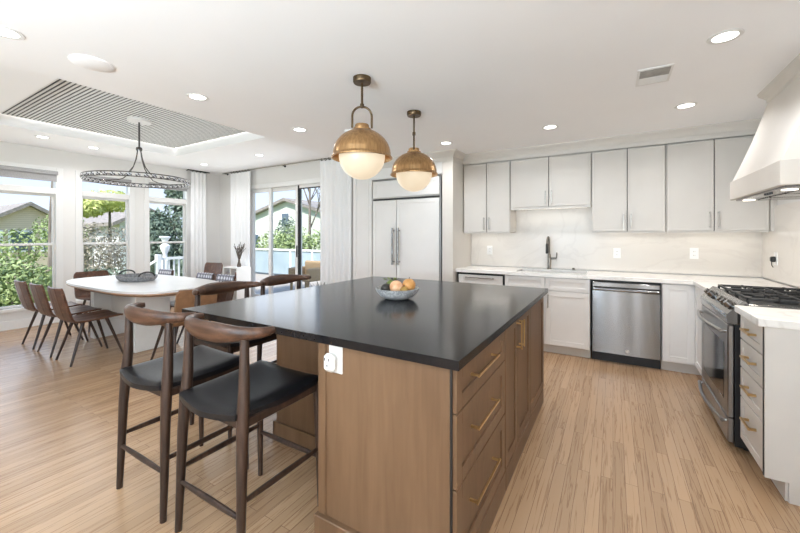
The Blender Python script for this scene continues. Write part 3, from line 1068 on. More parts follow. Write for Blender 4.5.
fruit('avocado', 'dark avocado at the left end of the fruit bowl', -.075, -.005, .072, (.034, .040, .032), 'avocado')
fruit('peach', 'pale orange peach in the middle of the fruit bowl', -.006, -.018, .082, (.046, .046, .044), 'peach')
fruit('orange', 'round orange at the right end of the fruit bowl', .080, .022, .090, (.046, .046, .043), 'orange_fruit')
fruit('apricot', 'small brown-yellow apricot between the peach and the orange', .046, -.050, .064, (.025, .025, .025), 'pear')
p = in_bowl(-.045, .062, .09)
t = thing('lime', 'green lime with leaves at the back of the fruit bowl', 'fruit', (p[0], p[1], p[2] - .03), 'fruit in the bowl')
MB().ball(p, (.032, .030, .028), 20, 12).build('flesh', 'leaf_green', t)
lf = MB()
for k in range(5):
    a = k * 1.3
    q = Vector(p) + Vector((math.cos(a) * .02, math.sin(a) * .02, .024))
    e = q + Vector((math.cos(a) * .04, math.sin(a) * .04, .016))
    s = Vector((-math.sin(a), math.cos(a), 0)) * .012
    mid = (q + e) / 2 + Vector((0, 0, .010))
    lf._add([q, mid + s, e, mid - s], [(0, 1, 2, 3)])
lf.build('leaves', 'leaf_green', t)


# ------------------------------------------------------------------ bar stools
def make_stool(label):
    t = thing('bar_stool', label, 'bar stool', (0, 0, 0), 'walnut bar stools at the island')
    def leg_pts(sx, rear):
        if rear:
            return ([(sx * .222, -.222, 0), (sx * .219, -.215, .20), (sx * .213, -.208, .45), (sx * .206, -.198, .62), (sx * .202, -.190, .72), (sx * .200, -.186, .925)],
                    [.0145, .018, .022, .025, .0225, .017])
        return ([(sx * .224, .222, 0), (sx * .222, .219, .25), (sx * .217, .214, .50), (sx * .213, .208, .625)], [.012, .016, .019, .019])
    for rear in (True, False):
        for sx in (-1, 1):
            p, r = leg_pts(sx, rear)
            MB().tube(p, r, 14).build('leg', 'walnut_leg', t)
    for nm, p0, p1 in (('stretcher', (-.218, -.216, .225), (.218, -.216, .225)), ('stretcher', (-.221, .219, .245), (.221, .219, .245)),
                       ('stretcher', (-.217, -.212, .285), (-.220, .218, .285)), ('stretcher', (.217, -.212, .285), (.220, .218, .285))):
        a, b = Vector(p0), Vector(p1)
        MB().tube([a, a.lerp(b, .2), a.lerp(b, .5), a.lerp(b, .8), b], [(.008, .010), (.010, .013), (.011, .015), (.010, .013), (.008, .010)], 10, up=(0, 0, 1)).build(nm, 'walnut_leg', t)
    fr = MB()
    for y in (-.205, .205):
        fr.box(-.205, .205, y - .011, y + .011, .572, .622, .004)
    for x in (-.214, .214):
        fr.box(x - .012, x + .012, -.2, .2, .575, .612, .004)
    fr.build('seat_frame', 'walnut_leg', t)

    # upholstered seat: saddle with rounded outline
    def outline(u, v):
        x = 2 * u - 1; y = 2 * v - 1
        half = .226 - .024 * (1 - v)
        # superellipse squaring of the unit square
        k = .28
        xx = x * math.sqrt(1 - k * y * y / 2); yy = y * math.sqrt(1 - k * x * x / 2)
        return xx * half / .93, yy * .246 - .002 - .012 * (1 - abs(x)) * (1 if y < 0 else 0)

    def seat(u, v):
        px, py = outline(u, v)
        x = 2 * u - 1; y = 2 * v - 1
        edge = max(abs(x), abs(y)) ** 8
        z = .648 + .016 * x * x - .010 * (1 - y * y) - .024 * edge + .004 * y
        return ((px, py, z), (0, 0, 1))
    MB().shell(seat, 22, 22, .024).build('seat', 'black_leather', t, smooth=50)

    # horn-shaped back rail
    pts, rad = [], []
    N = 24
    for k in range(N + 1):
        s = 2 * k / N - 1
        a = s * math.radians(97)
        x = .256 * math.sin(a) / math.sin(math.radians(90))
        y = -.104 - .128 * math.cos(a)
        z = .944 + .006 * s * s
        w = 1 - abs(s)
        pts.append((x, y, z))
        rad.append((.011 + .011 * min(1, w * 2.4), .020 + .025 * min(1, w * 1.25) ** 2 - .006 * max(0, 1 - w * 8)))
    MB().tube(pts, rad, 16, up=(0, -.18, 1)).build('back_rail', 'walnut', t)
    return t


stool = make_stool('walnut bar stool with black seat nearest the camera, at the island end')
stool.location = (-1.480, 1.113, 0)
copy_thing(stool, (-2.04, 1.105, 0), 0, 'walnut bar stool with black seat at the island end, second from the island corner outlet')
copy_thing(stool, (-2.36, 1.665, 0), math.radians(-90), 'walnut bar stool on the long dining side of the island, nearer the camera')
copy_thing(stool, (-2.36, 2.22, 0), math.radians(-90), 'walnut bar stool on the long dining side of the island, nearer the refrigerator')

# ------------------------------------------------------------------ dining set
def super_loop(cx, cy, a, b, n, N=72):
    out = []
    for k in range(N):
        t = 2 * PI * k / N
        c, s = math.cos(t), math.sin(t)
        out.append((cx + a * math.copysign(abs(c) ** (2 / n), c), cy + b * math.copysign(abs(s) ** (2 / n), s)))
    return out


TCX, TCY, TA, TB = -5.17, 2.26, 1.14, .56
tb = thing('dining_table', 'large white dining table with rounded corners on white slab pedestals', 'table', (TCX, TCY, 0))
lo = lambda k, z: [(x, y, z) for x, y in super_loop(TCX, TCY, TA - k, TB - k, 3.4)]
MB().loft([lo(.004, .76), lo(0, .756), lo(0, .735)]).build('tabletop', 'table_white', tb)
MB().loft([lo(.002, .735), lo(.002, .722), lo(.05, .695), lo(.09, .695)]).build('edge_band', 'table_edge_wood', tb, 'pale wooden band under the white top')
for x in (-5.85, -4.74):
    MB().box(x - .05, x + .05, 1.98, 2.36, 0, .696, .006).build('pedestal', 'pedestal_white', tb)
MB().box(-5.8, -4.79, 2.17, 2.25, .25, .69, .004).build('beam', 'pedestal_white', tb)


def make_dining_chair(label):
    t = thing('dining_chair', label, 'chair', (0, 0, 0), 'moulded wooden dining chairs')
    # one-piece shell, seat then back, as a profile in YZ
    prof = [(.235, .452), (.20, .458), (.10, .452), (-.02, .445), (-.12, .442), (-.185, .448), (-.218, .466), (-.232, .50), (-.248, .56), (-.268, .64), (-.288, .73), (-.302, .805)]
    def fn(u, v):
        f = v * (len(prof) - 1); i = min(int(f), len(prof) - 2); q = f - i
        y = prof[i][0] * (1 - q) + prof[i + 1][0] * q
        z = prof[i][1] * (1 - q) + prof[i + 1][1] * q
        ty, tz = prof[i + 1][0] - prof[i][0], prof[i + 1][1] - prof[i][1]
        L = math.hypot(ty, tz)
        n = Vector((0, tz / L, -ty / L))
        half = .215 - .012 * max(0, v - .6) - (.03 * max(0, (v - .93) / .07) ** 2) - (.02 * max(0, (.06 - v) / .06) ** 2)
        x = (2 * u - 1)
        seg = (u * 3) % 1.0
        groove = .004 if (abs(x) < .98 and (min(seg, 1 - seg) < .03) and 0.1 < u < .9) else 0
        cup = .018 * x * x * (1 if v > .5 else .5)
        p = Vector((x * half, y, z)) + n * (cup - groove)
        return (p, n)
    MB().shell(fn, 30, 33, .018).build('seat_shell', 'walnut_shell', t, smooth=40)
    for sx in (-1, 1):
        MB().tube([(sx * .13, -.10, .432), (sx * .20, -.225, 0)], [.017, .010], 10).build('leg', 'walnut_leg', t)
        MB().tube([(sx * .13, .10, .436), (sx * .205, .235, 0)], [.017, .010], 10).build('leg', 'walnut_leg', t)
    br = MB()
    br.box(-.14, .14, -.115, -.085, .418, .434, .003).box(-.14, .14, .085, .115, .422, .438, .003)
    br.build('underframe', 'walnut_leg', t)
    return t


chair = make_dining_chair('brown moulded wooden dining chair nearest the camera in the row of three before the table')
chair.location = (-4.97, 1.665, 0)
copy_thing(chair, (-5.52, 1.66, 0), 0, 'brown moulded wooden dining chair in the middle of the row of three before the table')
copy_thing(chair, (-6.08, 1.66, 0), 0, 'brown moulded wooden dining chair nearest the windows in the row of three before the table')
copy_thing(chair, (-6.47, 2.28, 0), math.radians(-90), 'brown moulded wooden dining chair at the table end by the window wall')
for x, lb in ((-5.98, 'wooden dining chair with grey plaid cover across the table, nearest the windows'),
              (-4.93, 'wooden dining chair with grey plaid cover across the table, middle of the plaid three'),
              (-4.46, 'wooden dining chair with grey plaid cover across the table, nearest the island stools')):
    c = copy_thing(chair, (x, 2.66, 0), PI, lb)
    cov = MB()
    cov.grid(lambda u, v: ((2 * u - 1) * .185, -.266 - .026 * v + .016 * (2 * u - 1) ** 2, .68 + .125 * v), 8, 4)
    cov.grid(lambda u, v: ((2 * u - 1) * .185, -.302 - .026 * v + .016 * (2 * u - 1) ** 2, .68 + .125 * v), 8, 4)
    cov.grid(lambda u, v: ((2 * u - 1) * .185, -.292 - .036 * (1 - v) + .016 * (2 * u - 1) ** 2, .805 + .012 * math.sin(PI * v)), 8, 2)
    co = cov.build('back_cover', 'plaid_fabric', None, 'grey and white plaid cover over the chair back')
    co.parent = c
copy_thing(chair, (-6.72, 3.95, 0), math.radians(180 + 14), 'brown wooden dining chair set back in the room corner by the curtain')
c = copy_thing(chair, (-3.93, 2.10, 0), math.radians(90), 'wooden dining chair coloured lighter as if lit, at the table end facing the windows')
for ch_ in c.children:
    if ch_.name.startswith('seat_shell'):
        ch_.data = ch_.data.copy()
        ch_.data.materials.clear()
        ch_.data.materials.append(MATS['walnut_shell_lit'])

t = thing('serving_tray', 'grey oval tray with black loop handles on the dining table', 'tray', (-5.33, 2.27, .76))
lo2 = lambda a, b, z: [(x, y, z) for x, y in super_loop(-5.33, 2.27, a, b, 2.6, 40)]
MB().loft([lo2(.005, .005, .762), lo2(.24, .16, .762), lo2(.27, .19, .80), lo2(.275, .195, .83), lo2(.262, .182, .83), lo2(.235, .155, .775), lo2(.005, .005, .772)], caps=False).build('basket', 'wicker_grey', t)
for s in (-1, 1):
    MB().tube([(-5.33 + s * .262, 2.27 + .09 * math.cos(a), .825 + .055 * math.sin(a)) for a in [PI * k / 12 for k in range(13)]], .009, 8).build('handle', 'black_plastic', t, 'black loop handle')

# console with vase in the corner
SHX, SHW = -6.26, .21
sh = thing('cube_shelf', 'small white open shelf beside the glass door holding frames', 'shelf', (SHX, 4.38, 0))
s = MB()
s.box(SHX - SHW, SHX - SHW + .02, 4.22, 4.52, 0, .74).box(SHX + SHW - .02, SHX + SHW, 4.22, 4.52, 0, .74).box(SHX - .01, SHX + .01, 4.22, 4.50, .02, .72)
for z in (0, .36, .72):
    s.box(SHX - SHW + .02, SHX + SHW - .02, 4.22, 4.52, z, z + .02)
s.box(SHX - SHW + .02, SHX + SHW - .02, 4.51, 4.52, .02, .72)
s.build('body', 'trim_white', sh, smooth=0)
t = thing('photo_frame', 'small colour photo standing in the white shelf', 'photo frame', (SHX + .1, 4.36, .38))
MB().box(SHX + .03, SHX + .17, 4.30, 4.315, .381, .66).build('frame', 'trim_white', t, smooth=0)
MB().box(SHX + .04, SHX + .16, 4.296, 4.30, .40, .64).build('print', 'photo_print', t, smooth=0)
t = thing('book', 'grey book standing in the white shelf', 'book', (SHX - .1, 4.36, .38))
MB().box(SHX - .15, SHX - .07, 4.25, 4.42, .381, .64, .004).build('cover', 'shade_fabric', t)
t = thing('gift_box', 'pale pink box standing on the floor by the white shelf', 'box', (-6.58, 4.44, 0))
MB().box(-6.64, -6.50, 4.36, 4.50, 0, .73, .006).build('carton', 'box_pink', t)
MB().box(-6.645, -6.495, 4.355, 4.505, .68, .735, .004).build('lid', 'box_pink', t)
VX = -6.2
t = thing('twig_vase', 'slim grey vase with bare twigs on the white shelf', 'vase', (VX, 4.37, .74))
MB().lathe([(.0005, .74), (.035, .74), (.04, .77), (.022, .83), (.018, .86), (.022, .87), (.0005, .866)], (VX, 4.37, 0), 20, caps=False).build('pot', 'twig', t)
tw = MB()
for k in range(18):
    a = random.uniform(0, 2 * PI); sp_ = random.uniform(.04, .2); h = random.uniform(.2, .4)
    p0 = Vector((VX, 4.37, .85)); p2 = Vector((VX + sp_ * math.cos(a), 4.37 + sp_ * .5 * math.sin(a), .85 + h))
    p1 = p0.lerp(p2, .5) + Vector((random.uniform(-.02, .02), 0, .03))
    tw.tube([p0, p1, p2], [.007, .006, .004], 5)
    q = p1 + Vector((random.uniform(-.08, .08), random.uniform(-.03, .03), random.uniform(.06, .12)))
    tw.tube([p1, q], [.005, .003], 5)
tw.build('twigs', 'twig', t)

t = thing('potted_plant', 'small dark spiky plant just beyond the far island corner, by the curtain', 'plant', (-3.78, 4.05, 0))
MB().lathe([(.0005, 0), (.10, 0), (.13, .30), (.14, .42), (.125, .42), (.11, .38), (.0005, .38)], (-3.78, 4.05, 0), 28, caps=False).build('pot', 'white_plastic', t)
lv = MB()
for k in range(26):
    a = k * 2.4; tilt = .25 + .9 * (k / 26); L = .26 + .08 * random.random()
    base = Vector((-3.78, 4.05, .40)); di = Vector((math.cos(a) * math.sin(tilt), math.sin(a) * math.sin(tilt), math.cos(tilt)))
    si = di.cross(Vector((0, 0, 1))).normalized() * .016
    lv.tube([base, base + di * L * .5, base + di * L + Vector((0, 0, -.02))], [(.012, .004), (.014, .004), (.002, .002)], 6)
lv.build('leaves', 'plant_dark', t)

# ------------------------------------------------------------------ refrigerator and its surround
su = thing('fridge_surround', 'tall white painted surround built around the refrigerator', 'cabinet', (-2.5, 4.6, 0))
MB().box(-1.905, -1.755, 4.28, YK - .022, 0, 2.42, .002).build('side_panel', 'cabinet_paint', su)
MB().box(-3.36, -3.02, 4.28, YK - .022, 0, 2.42, .002).build('side_panel', 'cabinet_white', su)
fl = MB()
for x in (-3.30, -3.08):
    fl.box(x, x + .012, 4.272, 4.28, .1, 2.3)
fl.build('panel_bead', 'cabinet_white', su)
MB().box(-3.018, -1.907, 4.285, YK - .022, 2.15, 2.42).build('header', 'cabinet_white', su, smooth=0)
rf = thing('refrigerator', 'white panelled two door refrigerator with long steel handles', 'refrigerator', (-2.46, 4.6, 0))
MB().box(-3.012, -1.912, 4.30, YK - .022, .02, 2.145).build('body', 'cabinet_paint', rf, smooth=0)
YF = facing_y(4.30)
shaker(YF, -2.99, -1.945, 1.885, 2.115, .05, .025, .006).build('grille_panel', 'cabinet_white', rf)
d1 = shaker(YF, -2.99, -2.600, .11, 1.835, .05, .03, .006).build('door', 'cabinet_white', rf)
d2 = shaker(YF, -2.588, -1.945, .11, 1.835, .05, .03, .006).build('door', 'cabinet_white', rf)
for d, x in ((d1, -2.624), (d2, -2.536)):
    h = MB()
    h.cyl((x, 4.21, .94), (x, 4.21, 1.45), .015, n=14)
    for z in (.98, 1.41):
        h.cyl((x, 4.27, z), (x, 4.21, z), .008, n=10)
    h.build('handle', 'stainless', d, 'steel bar handle')
MB().box(-1.936, -1.914, 4.268, 4.30, .02, 2.14).build('edge_trim', 'stainless_side', rf, 'grey metal edge strip')
MB().box(-2.99, -1.945, 4.275, 4.30, 1.846, 1.866).build('vent_bar', 'shadow_gap', rf, 'dark vent slot above the doors')
MB().box(-3.0, -1.90, 4.262, 4.30, 2.126, 2.140).build('top_trim', 'stainless_side', rf, 'grey metal top strip')
MB().box(-2.99, -1.93, 4.36, 4.38, 0, .1).build('toe_kick', 'black_plastic', rf)

# ------------------------------------------------------------------ upper cabinets
UZ0, UZ1, UY = 1.385, 2.30, 4.66
YU = facing_y(UY)
ULAB = ['narrow greige upper cabinet next to the refrigerator surround', 'short wide greige upper cabinet over the sink',
        'greige two door upper cabinet above the dishwasher', 'greige two door upper cabinet in the corner by the hood']
UN = [(-1.748, -1.128, UZ0, -1.43), (-1.122, -.214, 1.69, -.668), (-.208, .474, UZ0, .134), (.480, 1.262, UZ0, .862)]
for lb, (x0, x1, z0, xm) in zip(ULAB, UN):
    u = thing('upper_cabinet', lb, 'cabinet', ((x0 + x1) / 2, UY, z0), 'greige upper cabinets')
    MB().box(x0, x1, UY, YK - .022, z0, UZ1).build('body', 'cabinet_paint', u, smooth=0)
    for a0, a1, hx in ((x0 + .008, xm - .004, xm - .034), (xm + .004, x1 - .008, xm + .034)):
        d = shaker(YU, a0, a1, z0 + .006, UZ1 - .008, .022, .02, .004).build('door', 'cabinet_paint', u)
        bar_handle(YU, hx, z0 + .115, .16, True, .02, .028, .005).build('handle', 'nickel', d)
    g = MB()
    g.box(xm - .004, xm + .004, UY - .004, UY, z0 + .004, UZ1)
    g.build('gap', 'shadow_gap', u, smooth=0)
    lr = MB().box(x0 + .004, x1 - .004, UY - .012, UY + .01, z0 - .022 if z0 > 1.5 else z0 - .012, z0)
    lr.build('light_rail', 'cabinet_paint', u, smooth=0)
    us = MB().box(x0 + .06, x1 - .06, 4.84, 4.86, z0 - .010, z0 - .001)
    us.build('light_strip', 'led_strip', u, 'glowing strip light under the cabinet')
    lamp('undercabinet_lamp', 'AREA', ((x0 + x1) / 2, 4.84, z0 - .014), (math.radians(-12), 0, 0), 0.5 * (x1 - x0), (1, .94, .86), shape='RECTANGLE', size=x1 - x0 - .12, size_y=.03)
tag(MB().box(1.264, XR - .001, UY - .016, YK - .022, UZ0, UZ1).build('cabinet_filler', 'cabinet_paint', smooth=0), 'narrow greige filler strip between corner cabinet and right wall', 'filler')

# ------------------------------------------------------------------ base cabinets along the back wall
BY_ = 4.39
YBF = facing_y(BY_)


def base_body(root, x0, x1, y1=YK - .022, mat='cabinet_white'):
    MB().box(x0, x1, BY_, BY_ + .02, .10, .872).box(x0, x0 + .02, BY_ + .02, y1, .10, .872).box(x1 - .02, x1, BY_ + .02, y1, .10, .872).box(x0 + .02, x1 - .02, BY_ + .02, y1, .10, .12).build('body', mat, root, smooth=0)
    MB().box(x0, x1, BY_ + .055, BY_ + .07, 0, .10).build('toe_kick', 'cabinet_paint', root, smooth=0)


bv = thing('undercounter_appliance', 'panel-front undercounter appliance with dark outline next to the refrigerator', 'appliance', (-1.43, 4.6, 0))
MB().box(-1.738, -1.13, BY_, YK - .022, .10, .872).build('body', 'shadow_gap', bv, smooth=0)
MB().box(-1.738, -1.13, BY_ + .055, BY_ + .07, 0, .10).build('toe_kick', 'black_plastic', bv, smooth=0)
d = shaker(YBF, -1.712, -1.152, .115, .848, .055, .022, .007).build('door', 'cabinet_white', bv)
bar_handle(YBF, -1.432, .815, .36, False, .022, .03, .007).build('handle', 'nickel', d)

sc_ = thing('base_cabinet', 'white sink base cabinet with two doors under the faucet', 'cabinet', (-.67, 4.6, 0), 'base cabinets')
base_body(sc_, -1.126, -.212)
for a0, a1 in ((-1.122, -.672), (-.664, -.216)):
    shaker(YBF, a0, a1, .722, .866, .045, .02, .006).build('drawer_front', 'cabinet_white', sc_)
    d = shaker(YBF, a0, a1, .108, .714, .055, .02, .007).build('door', 'cabinet_white', sc_)
    bar_handle(YBF, a1 - .03 if a0 < -1 else a0 + .03, .60, .15, True, .02, .028, .005).build('handle', 'nickel', d)

dw = thing('dishwasher', 'stainless steel dishwasher between the sink and corner cabinets', 'dishwasher', (.107, 4.6, 0))
MB().box(-.196, .410, BY_, YK - .022, .10, .872).build('body', 'shadow_gap', dw, smooth=0)
MB().box(-.196, .410, BY_ + .05, BY_ + .07, 0, .10).build('toe_kick', 'black_plastic', dw, smooth=0)


def dw_front(u, v):
    x = -.188 + .590 * u
    bow = .006 * math.sin(PI * u) + .003 * math.sin(v * PI)
    return ((x, BY_ - .034 - bow, .112 + .648 * v), (0, -1, 0))


dwd = MB().shell(dw_front, 20, 10, .03).build('door', 'stainless', dw, smooth=60)
MB().box(-.188, .402, BY_ - .036, BY_, .800, .852, .006).build('control_strip', 'stainless', dw)
h = MB()
h.tube([(-.178 + .57 * k / 10, BY_ - .072 - .004 * math.sin(PI * k / 10), .783) for k in range(11)], [(.013, .015)] * 11, 12, up=(0, 0, 1))
h.box(-.178, -.16, BY_ - .07, BY_ - .03, .772, .794).box(.374, .392, BY_ - .07, BY_ - .03, .772, .794)
h.build('handle', 'stainless', dwd)
MB().lathe([(0, BY_ - .042), (.018, BY_ - .042), (.018, BY_ - .034), (0, BY_ - .034)], (.125, 0, .155), 24, axis='Y', caps=False).lathe([(.012, BY_ - .044), (.016, BY_ - .044), (.016, BY_ - .041), (.012, BY_ - .041)], (.125, 0, .155), 24, axis='Y', caps=False).build('badge', 'nickel', dw, 'small round maker badge')

cc = thing('base_cabinet', 'white corner base cabinet with one door between dishwasher and range', 'cabinet', (.6, 4.6, 0), 'base cabinets')
MB().box(.416, XR - .022, BY_, YK - .022, .10, .872).box(.69, XR - .022, 3.765, BY_, .10, .872).build('body', 'cabinet_white', cc, smooth=0)
MB().box(.416, .74, BY_ + .055, BY_ + .07, 0, .10).box(.74, .755, 3.765, BY_ + .07, 0, .10).build('toe_kick', 'cabinet_paint', cc, smooth=0)
shaker(YBF, .422, .672, .108, .866, .055, .02, .007).build('door', 'cabinet_white', cc)
shaker(facing_nx(.69), 3.775, 4.36, .108, .866, .055, .02, .007).build('door', 'cabinet_white', cc)

# counters
ct = MB()
CF = 4.35
SKX0, SKX1, SKY0, SKY1 = -1.02, -.26, 4.46, 4.86
ct.box(-1.748, SKX0, CF, YK - .021, .875, .915, .003).box(SKX1, .655, CF, YK - .021, .875, .915, .003)
ct.box(SKX0, SKX1, CF, SKY0, .875, .915).box(SKX0, SKX1, SKY1, YK - .021, .875, .915)
ct.box(.655, XR - .021, 3.762, YK - .021, .875, .915, .003)
tag(ct.build('kitchen_countertop', 'white_quartz'), 'white stone countertop running under the upper cabinets to the range', 'countertop')
tag(MB().box(.645, XR - .021, 2.535, 2.962, .875, .915, .003).build('kitchen_countertop', 'white_quartz'),
    'short white stone countertop on the drawer cabinet beside the range', 'countertop')

sk = thing('kitchen_sink', 'undermounted steel sink basin in the white counter', 'sink', (-.64, 4.66, .70))
b = MB()
b.box(SKX0 - .004, SKX0 + .004, SKY0, SKY1, .70, .874).box(SKX1 - .004, SKX1 + .004, SKY0, SKY1, .70, .874)
b.box(SKX0, SKX1, SKY0 - .004, SKY0 + .004, .70, .874).box(SKX0, SKX1, SKY1 - .004, SKY1 + .004, .70, .874)
b.box(SKX0, SKX1, SKY0, SKY1, .695, .703)
b.build('basin', 'stainless', sk)
MB().lathe([(0, .704), (.04, .704), (.045, .707), (.045, .703), (0, .703)], (-.64, 4.66, 0), 24, caps=False).build('drain', 'dark_nickel', sk)

fx, fy = -.70, 4.91
fc = thing('kitchen_faucet', 'dark nickel pull-down gooseneck faucet behind the sink', 'faucet', (fx, fy, .915))
MB().lathe([(.0005, .915), (.028, .915), (.026, .925), (.019, .93), (.019, 1.10), (.013, 1.115), (.0005, 1.115)], (fx, fy, 0), 24, caps=False).build('body', 'dark_nickel', fc)
pts = [(fx, fy, 1.10), (fx, fy, 1.24)] + [(fx, fy - .085 + .085 * math.cos(a), 1.24 + .085 * math.sin(a)) for a in [PI * k / 12 for k in range(1, 13)]]
MB().tube(pts, .0115, 14).build('spout', 'dark_nickel', fc)
MB().tube([(fx, fy - .17, 1.245), (fx, fy - .17, 1.23), (fx, fy - .17, 1.13), (fx, fy - .17, 1.12)], [.012, .016, .018, .015], 16).build('spray_head', 'black_plastic', fc, 'black spray head')
MB().cyl((fx, fy, 1.05), (fx + .085, fy, 1.055), .013, n=14).cyl((fx + .085, fy, 1.055), (fx + .09, fy, 1.13), .006, n=10).build('lever', 'dark_nickel', fc)
t = thing('soap_dispenser', 'small steel push button behind the sink, beside the faucet', 'soap dispenser', (-.42, 4.91, .915))
MB().lathe([(.0005, .915), (.022, .915), (.022, .922), (.014, .925), (.014, .945), (.0005, .947)], (-.42, 4.91, 0), 20, caps=False).build('button', 'dark_nickel', t)

for x, z, lb in ((-1.485, 1.14, 'white wall outlet on the backsplash next to the refrigerator surround'),
                 (.041, 1.136, 'white wall outlet on the backsplash above the dishwasher'),
                 (.755, 1.15, 'white wall outlet on the backsplash nearest the range corner')):
    t = thing('wall_outlet', lb, 'outlet', (x, YK - .02, z), 'white outlets')
    MB().box(x - .038, x + .038, YK - .026, YK - .020, z - .06, z + .06, .002).build('plate', 'outlet_white', t)
    MB().box(x - .018, x + .018, YK - .029, YK - .026, z - .036, z + .036, .002).build('receptacle', 'outlet_white', t)
    s = MB()
    for dz in (-.02, .02):
        for dx in (-.007, .007):
            s.box(x + dx - .0015, x + dx + .0015, YK - .0295, YK - .0285, z + dz - .005, z + dz + .005)
    s.build('slots', 'shadow_gap', t, smooth=0)
t = thing('wall_outlet', 'white wall outlet on the stone beside the range', 'outlet', (XR - .02, 4.60, 1.13), 'white outlets')
MB().box(XR - .026, XR - .020, 4.56, 4.64, 1.07, 1.19, .002).build('plate', 'outlet_white', t)
t = thing('plug', 'black plug in the wall outlet beside the range', 'plug', (XR - .026, 4.60, 1.13))
MB().box(XR - .060, XR - .026, 4.58, 4.62, 1.10, 1.15, .008).build('block', 'black_plastic', t)
MB().tube([(XR - .05, 4.60, 1.10), (XR - .05, 4.60, 1.07), (XR - .04, 4.6, 1.05)], .004, 6).build('cord', 'black_plastic', t)

# ------------------------------------------------------------------ range
RY0, RY1, RX = 2.985, 3.755, .622
rg = thing('gas_range', 'stainless slide-in gas range with black grates under the hood', 'range', (1.0, 3.365, 0))
MB().box(RX + .03, XR - .03, RY0, RY1, .03, .90).build('body', 'black_plastic', rg, smooth=0)
for yy in (RY0 + .06, RY1 - .06):
    for xx in (RX + .1, XR - .15):
        MB().cyl((xx, yy, 0), (xx, yy, .035), .018, n=12).build('foot', 'black_plastic', rg)
pf = [(RX + .11, .905), (RX + .078, .938), (RX + .066, .938), (RX - .008, .852), (RX - .012, .835), (RX - .004, .792), (RX + .11, .792)]
MB().prism([(p[0], p[1]) for p in pf], RY0 - .004, RY1 + .004, 'XZ').build('control_panel', 'stainless', rg, smooth=20)
nrm = Vector((-.086, 0, .074)).normalized()
for k, q in enumerate((.07, .17, .43, .63, .73)):
    yy = RY1 - .76 * (.06 + .88 * q) if False else RY0 + .06 + [0, .085, .17, .46, .57][k]
    c0 = Vector((RX + .029, yy, .895))
    kb = MB()
    kb.tube([c0 - nrm * .004, c0 + nrm * .010, c0 + nrm * .012, c0 + nrm * .042], [.027, .027, .022, .019], 18)
    kb.build('knob', 'chrome_dark', rg)
XN = facing_nx(RX + .028)
od = MB(XN)
od.box(RY0, RY1, 0, .032, .205, .785, .006)
odo = od.build('oven_door', 'stainless_side', rg)
MB(XN).box(RY0 + .09, RY1 - .09, .031, .034, .29, .655, .002).build('window', 'oven_glass', odo, 'dark oven window')
MB(XN).box(RY0 + .01, RY1 - .01, .0, .030, .786, .792).build('gap', 'shadow_gap', odo, smooth=0)
h = MB()
h.tube([(RX - .028 - .034 * math.sin(PI * k / 14), RY0 + .035 + (RY1 - RY0 - .07) * k / 14, .735) for k in range(15)], [.013] * 15, 12, up=(0, 0, 1))
for yy in (RY0 + .045, RY1 - .045):
    h.cyl((RX - .004, yy, .735), (RX - .032, yy, .735), .011, n=10)
h.build('handle', 'stainless_side', odo)
wd = MB(XN).box(RY0, RY1, 0, .032, .05, .198, .006).build('warming_drawer', 'stainless_side', rg)
h = MB()
h.tube([(RX - .022 - .03 * math.sin(PI * k / 14), RY0 + .035 + (RY1 - RY0 - .07) * k / 14, .168) for k in range(15)], [.012] * 15, 12, up=(0, 0, 1))
for yy in (RY0 + .045, RY1 - .045):
    h.cyl((RX - .004, yy, .168), (RX - .026, yy, .168), .010, n=10)
h.build('handle', 'stainless_side', wd)
MB().box(RX + .07, XR - .025, RY0 - .004, RY1 + .004, .898, .922, .003).build('cooktop', 'stainless', rg)
MB().box(RX + .085, XR - .05, RY0 + .02, RY1 - .02, .9225, .924).build('cooktop_well', 'black_plastic', rg, smooth=0)
MB().box(XR - .075, XR - .03, RY0, RY1, .92, .955, .004).build('back_lip', 'stainless', rg)
for (bx, by, r) in ((.92, 3.13, .045), (1.13, 3.13, .036), (1.03, 3.365, .05), (.92, 3.60, .045), (1.13, 3.60, .036)):
    MB().lathe([(0.0005, .924), (r + .01, .924), (r + .01, .932), (r, .934), (r, .941), (.0005, .943)], (bx, by, 0), 22, caps=False).build('burner', 'iron', rg)
for y0 in (RY0 + .02, RY0 + .262, RY0 + .504):
    y1 = y0 + .236
    x0, x1 = RX + .09, XR - .085
    g = MB()
    zz0, zz1 = .944, .960
    g.box(x0, x1, y0, y0 + .013, zz0, zz1, .003).box(x0, x1, y1 - .013, y1, zz0, zz1, .003)
    g.box(x0, x0 + .013, y0, y1, zz0, zz1, .003).box(x1 - .013, x1, y0, y1, zz0, zz1, .003)
    ym = (y0 + y1) / 2
    xm = (x0 + x1) / 2
    g.box(xm - .006, xm + .006, y0, y1, zz0, zz1, .003)
    for xc in (x0 * .72 + x1 * .28, x0 * .28 + x1 * .72):
        g.box(xc - .006, xc + .006, y0, ym - .03, zz0, zz1 + .004, .003).box(xc - .006, xc + .006, ym + .03, y1, zz0, zz1 + .004, .003)
        g.box(xc - .09, xc - .03, ym - .006, ym + .006, zz0, zz1 + .004, .003).box(xc + .03, xc + .09, ym - .006, ym + .006, zz0, zz1 + .004, .003)
    for fx_, fy_ in ((x0, y0), (x1 - .013, y0), (x0, y1 - .013), (x1 - .013, y1 - .013)):
        g.box(fx_, fx_ + .013, fy_, fy_ + .013, .924, zz0)
    g.build('grate', 'iron', rg)

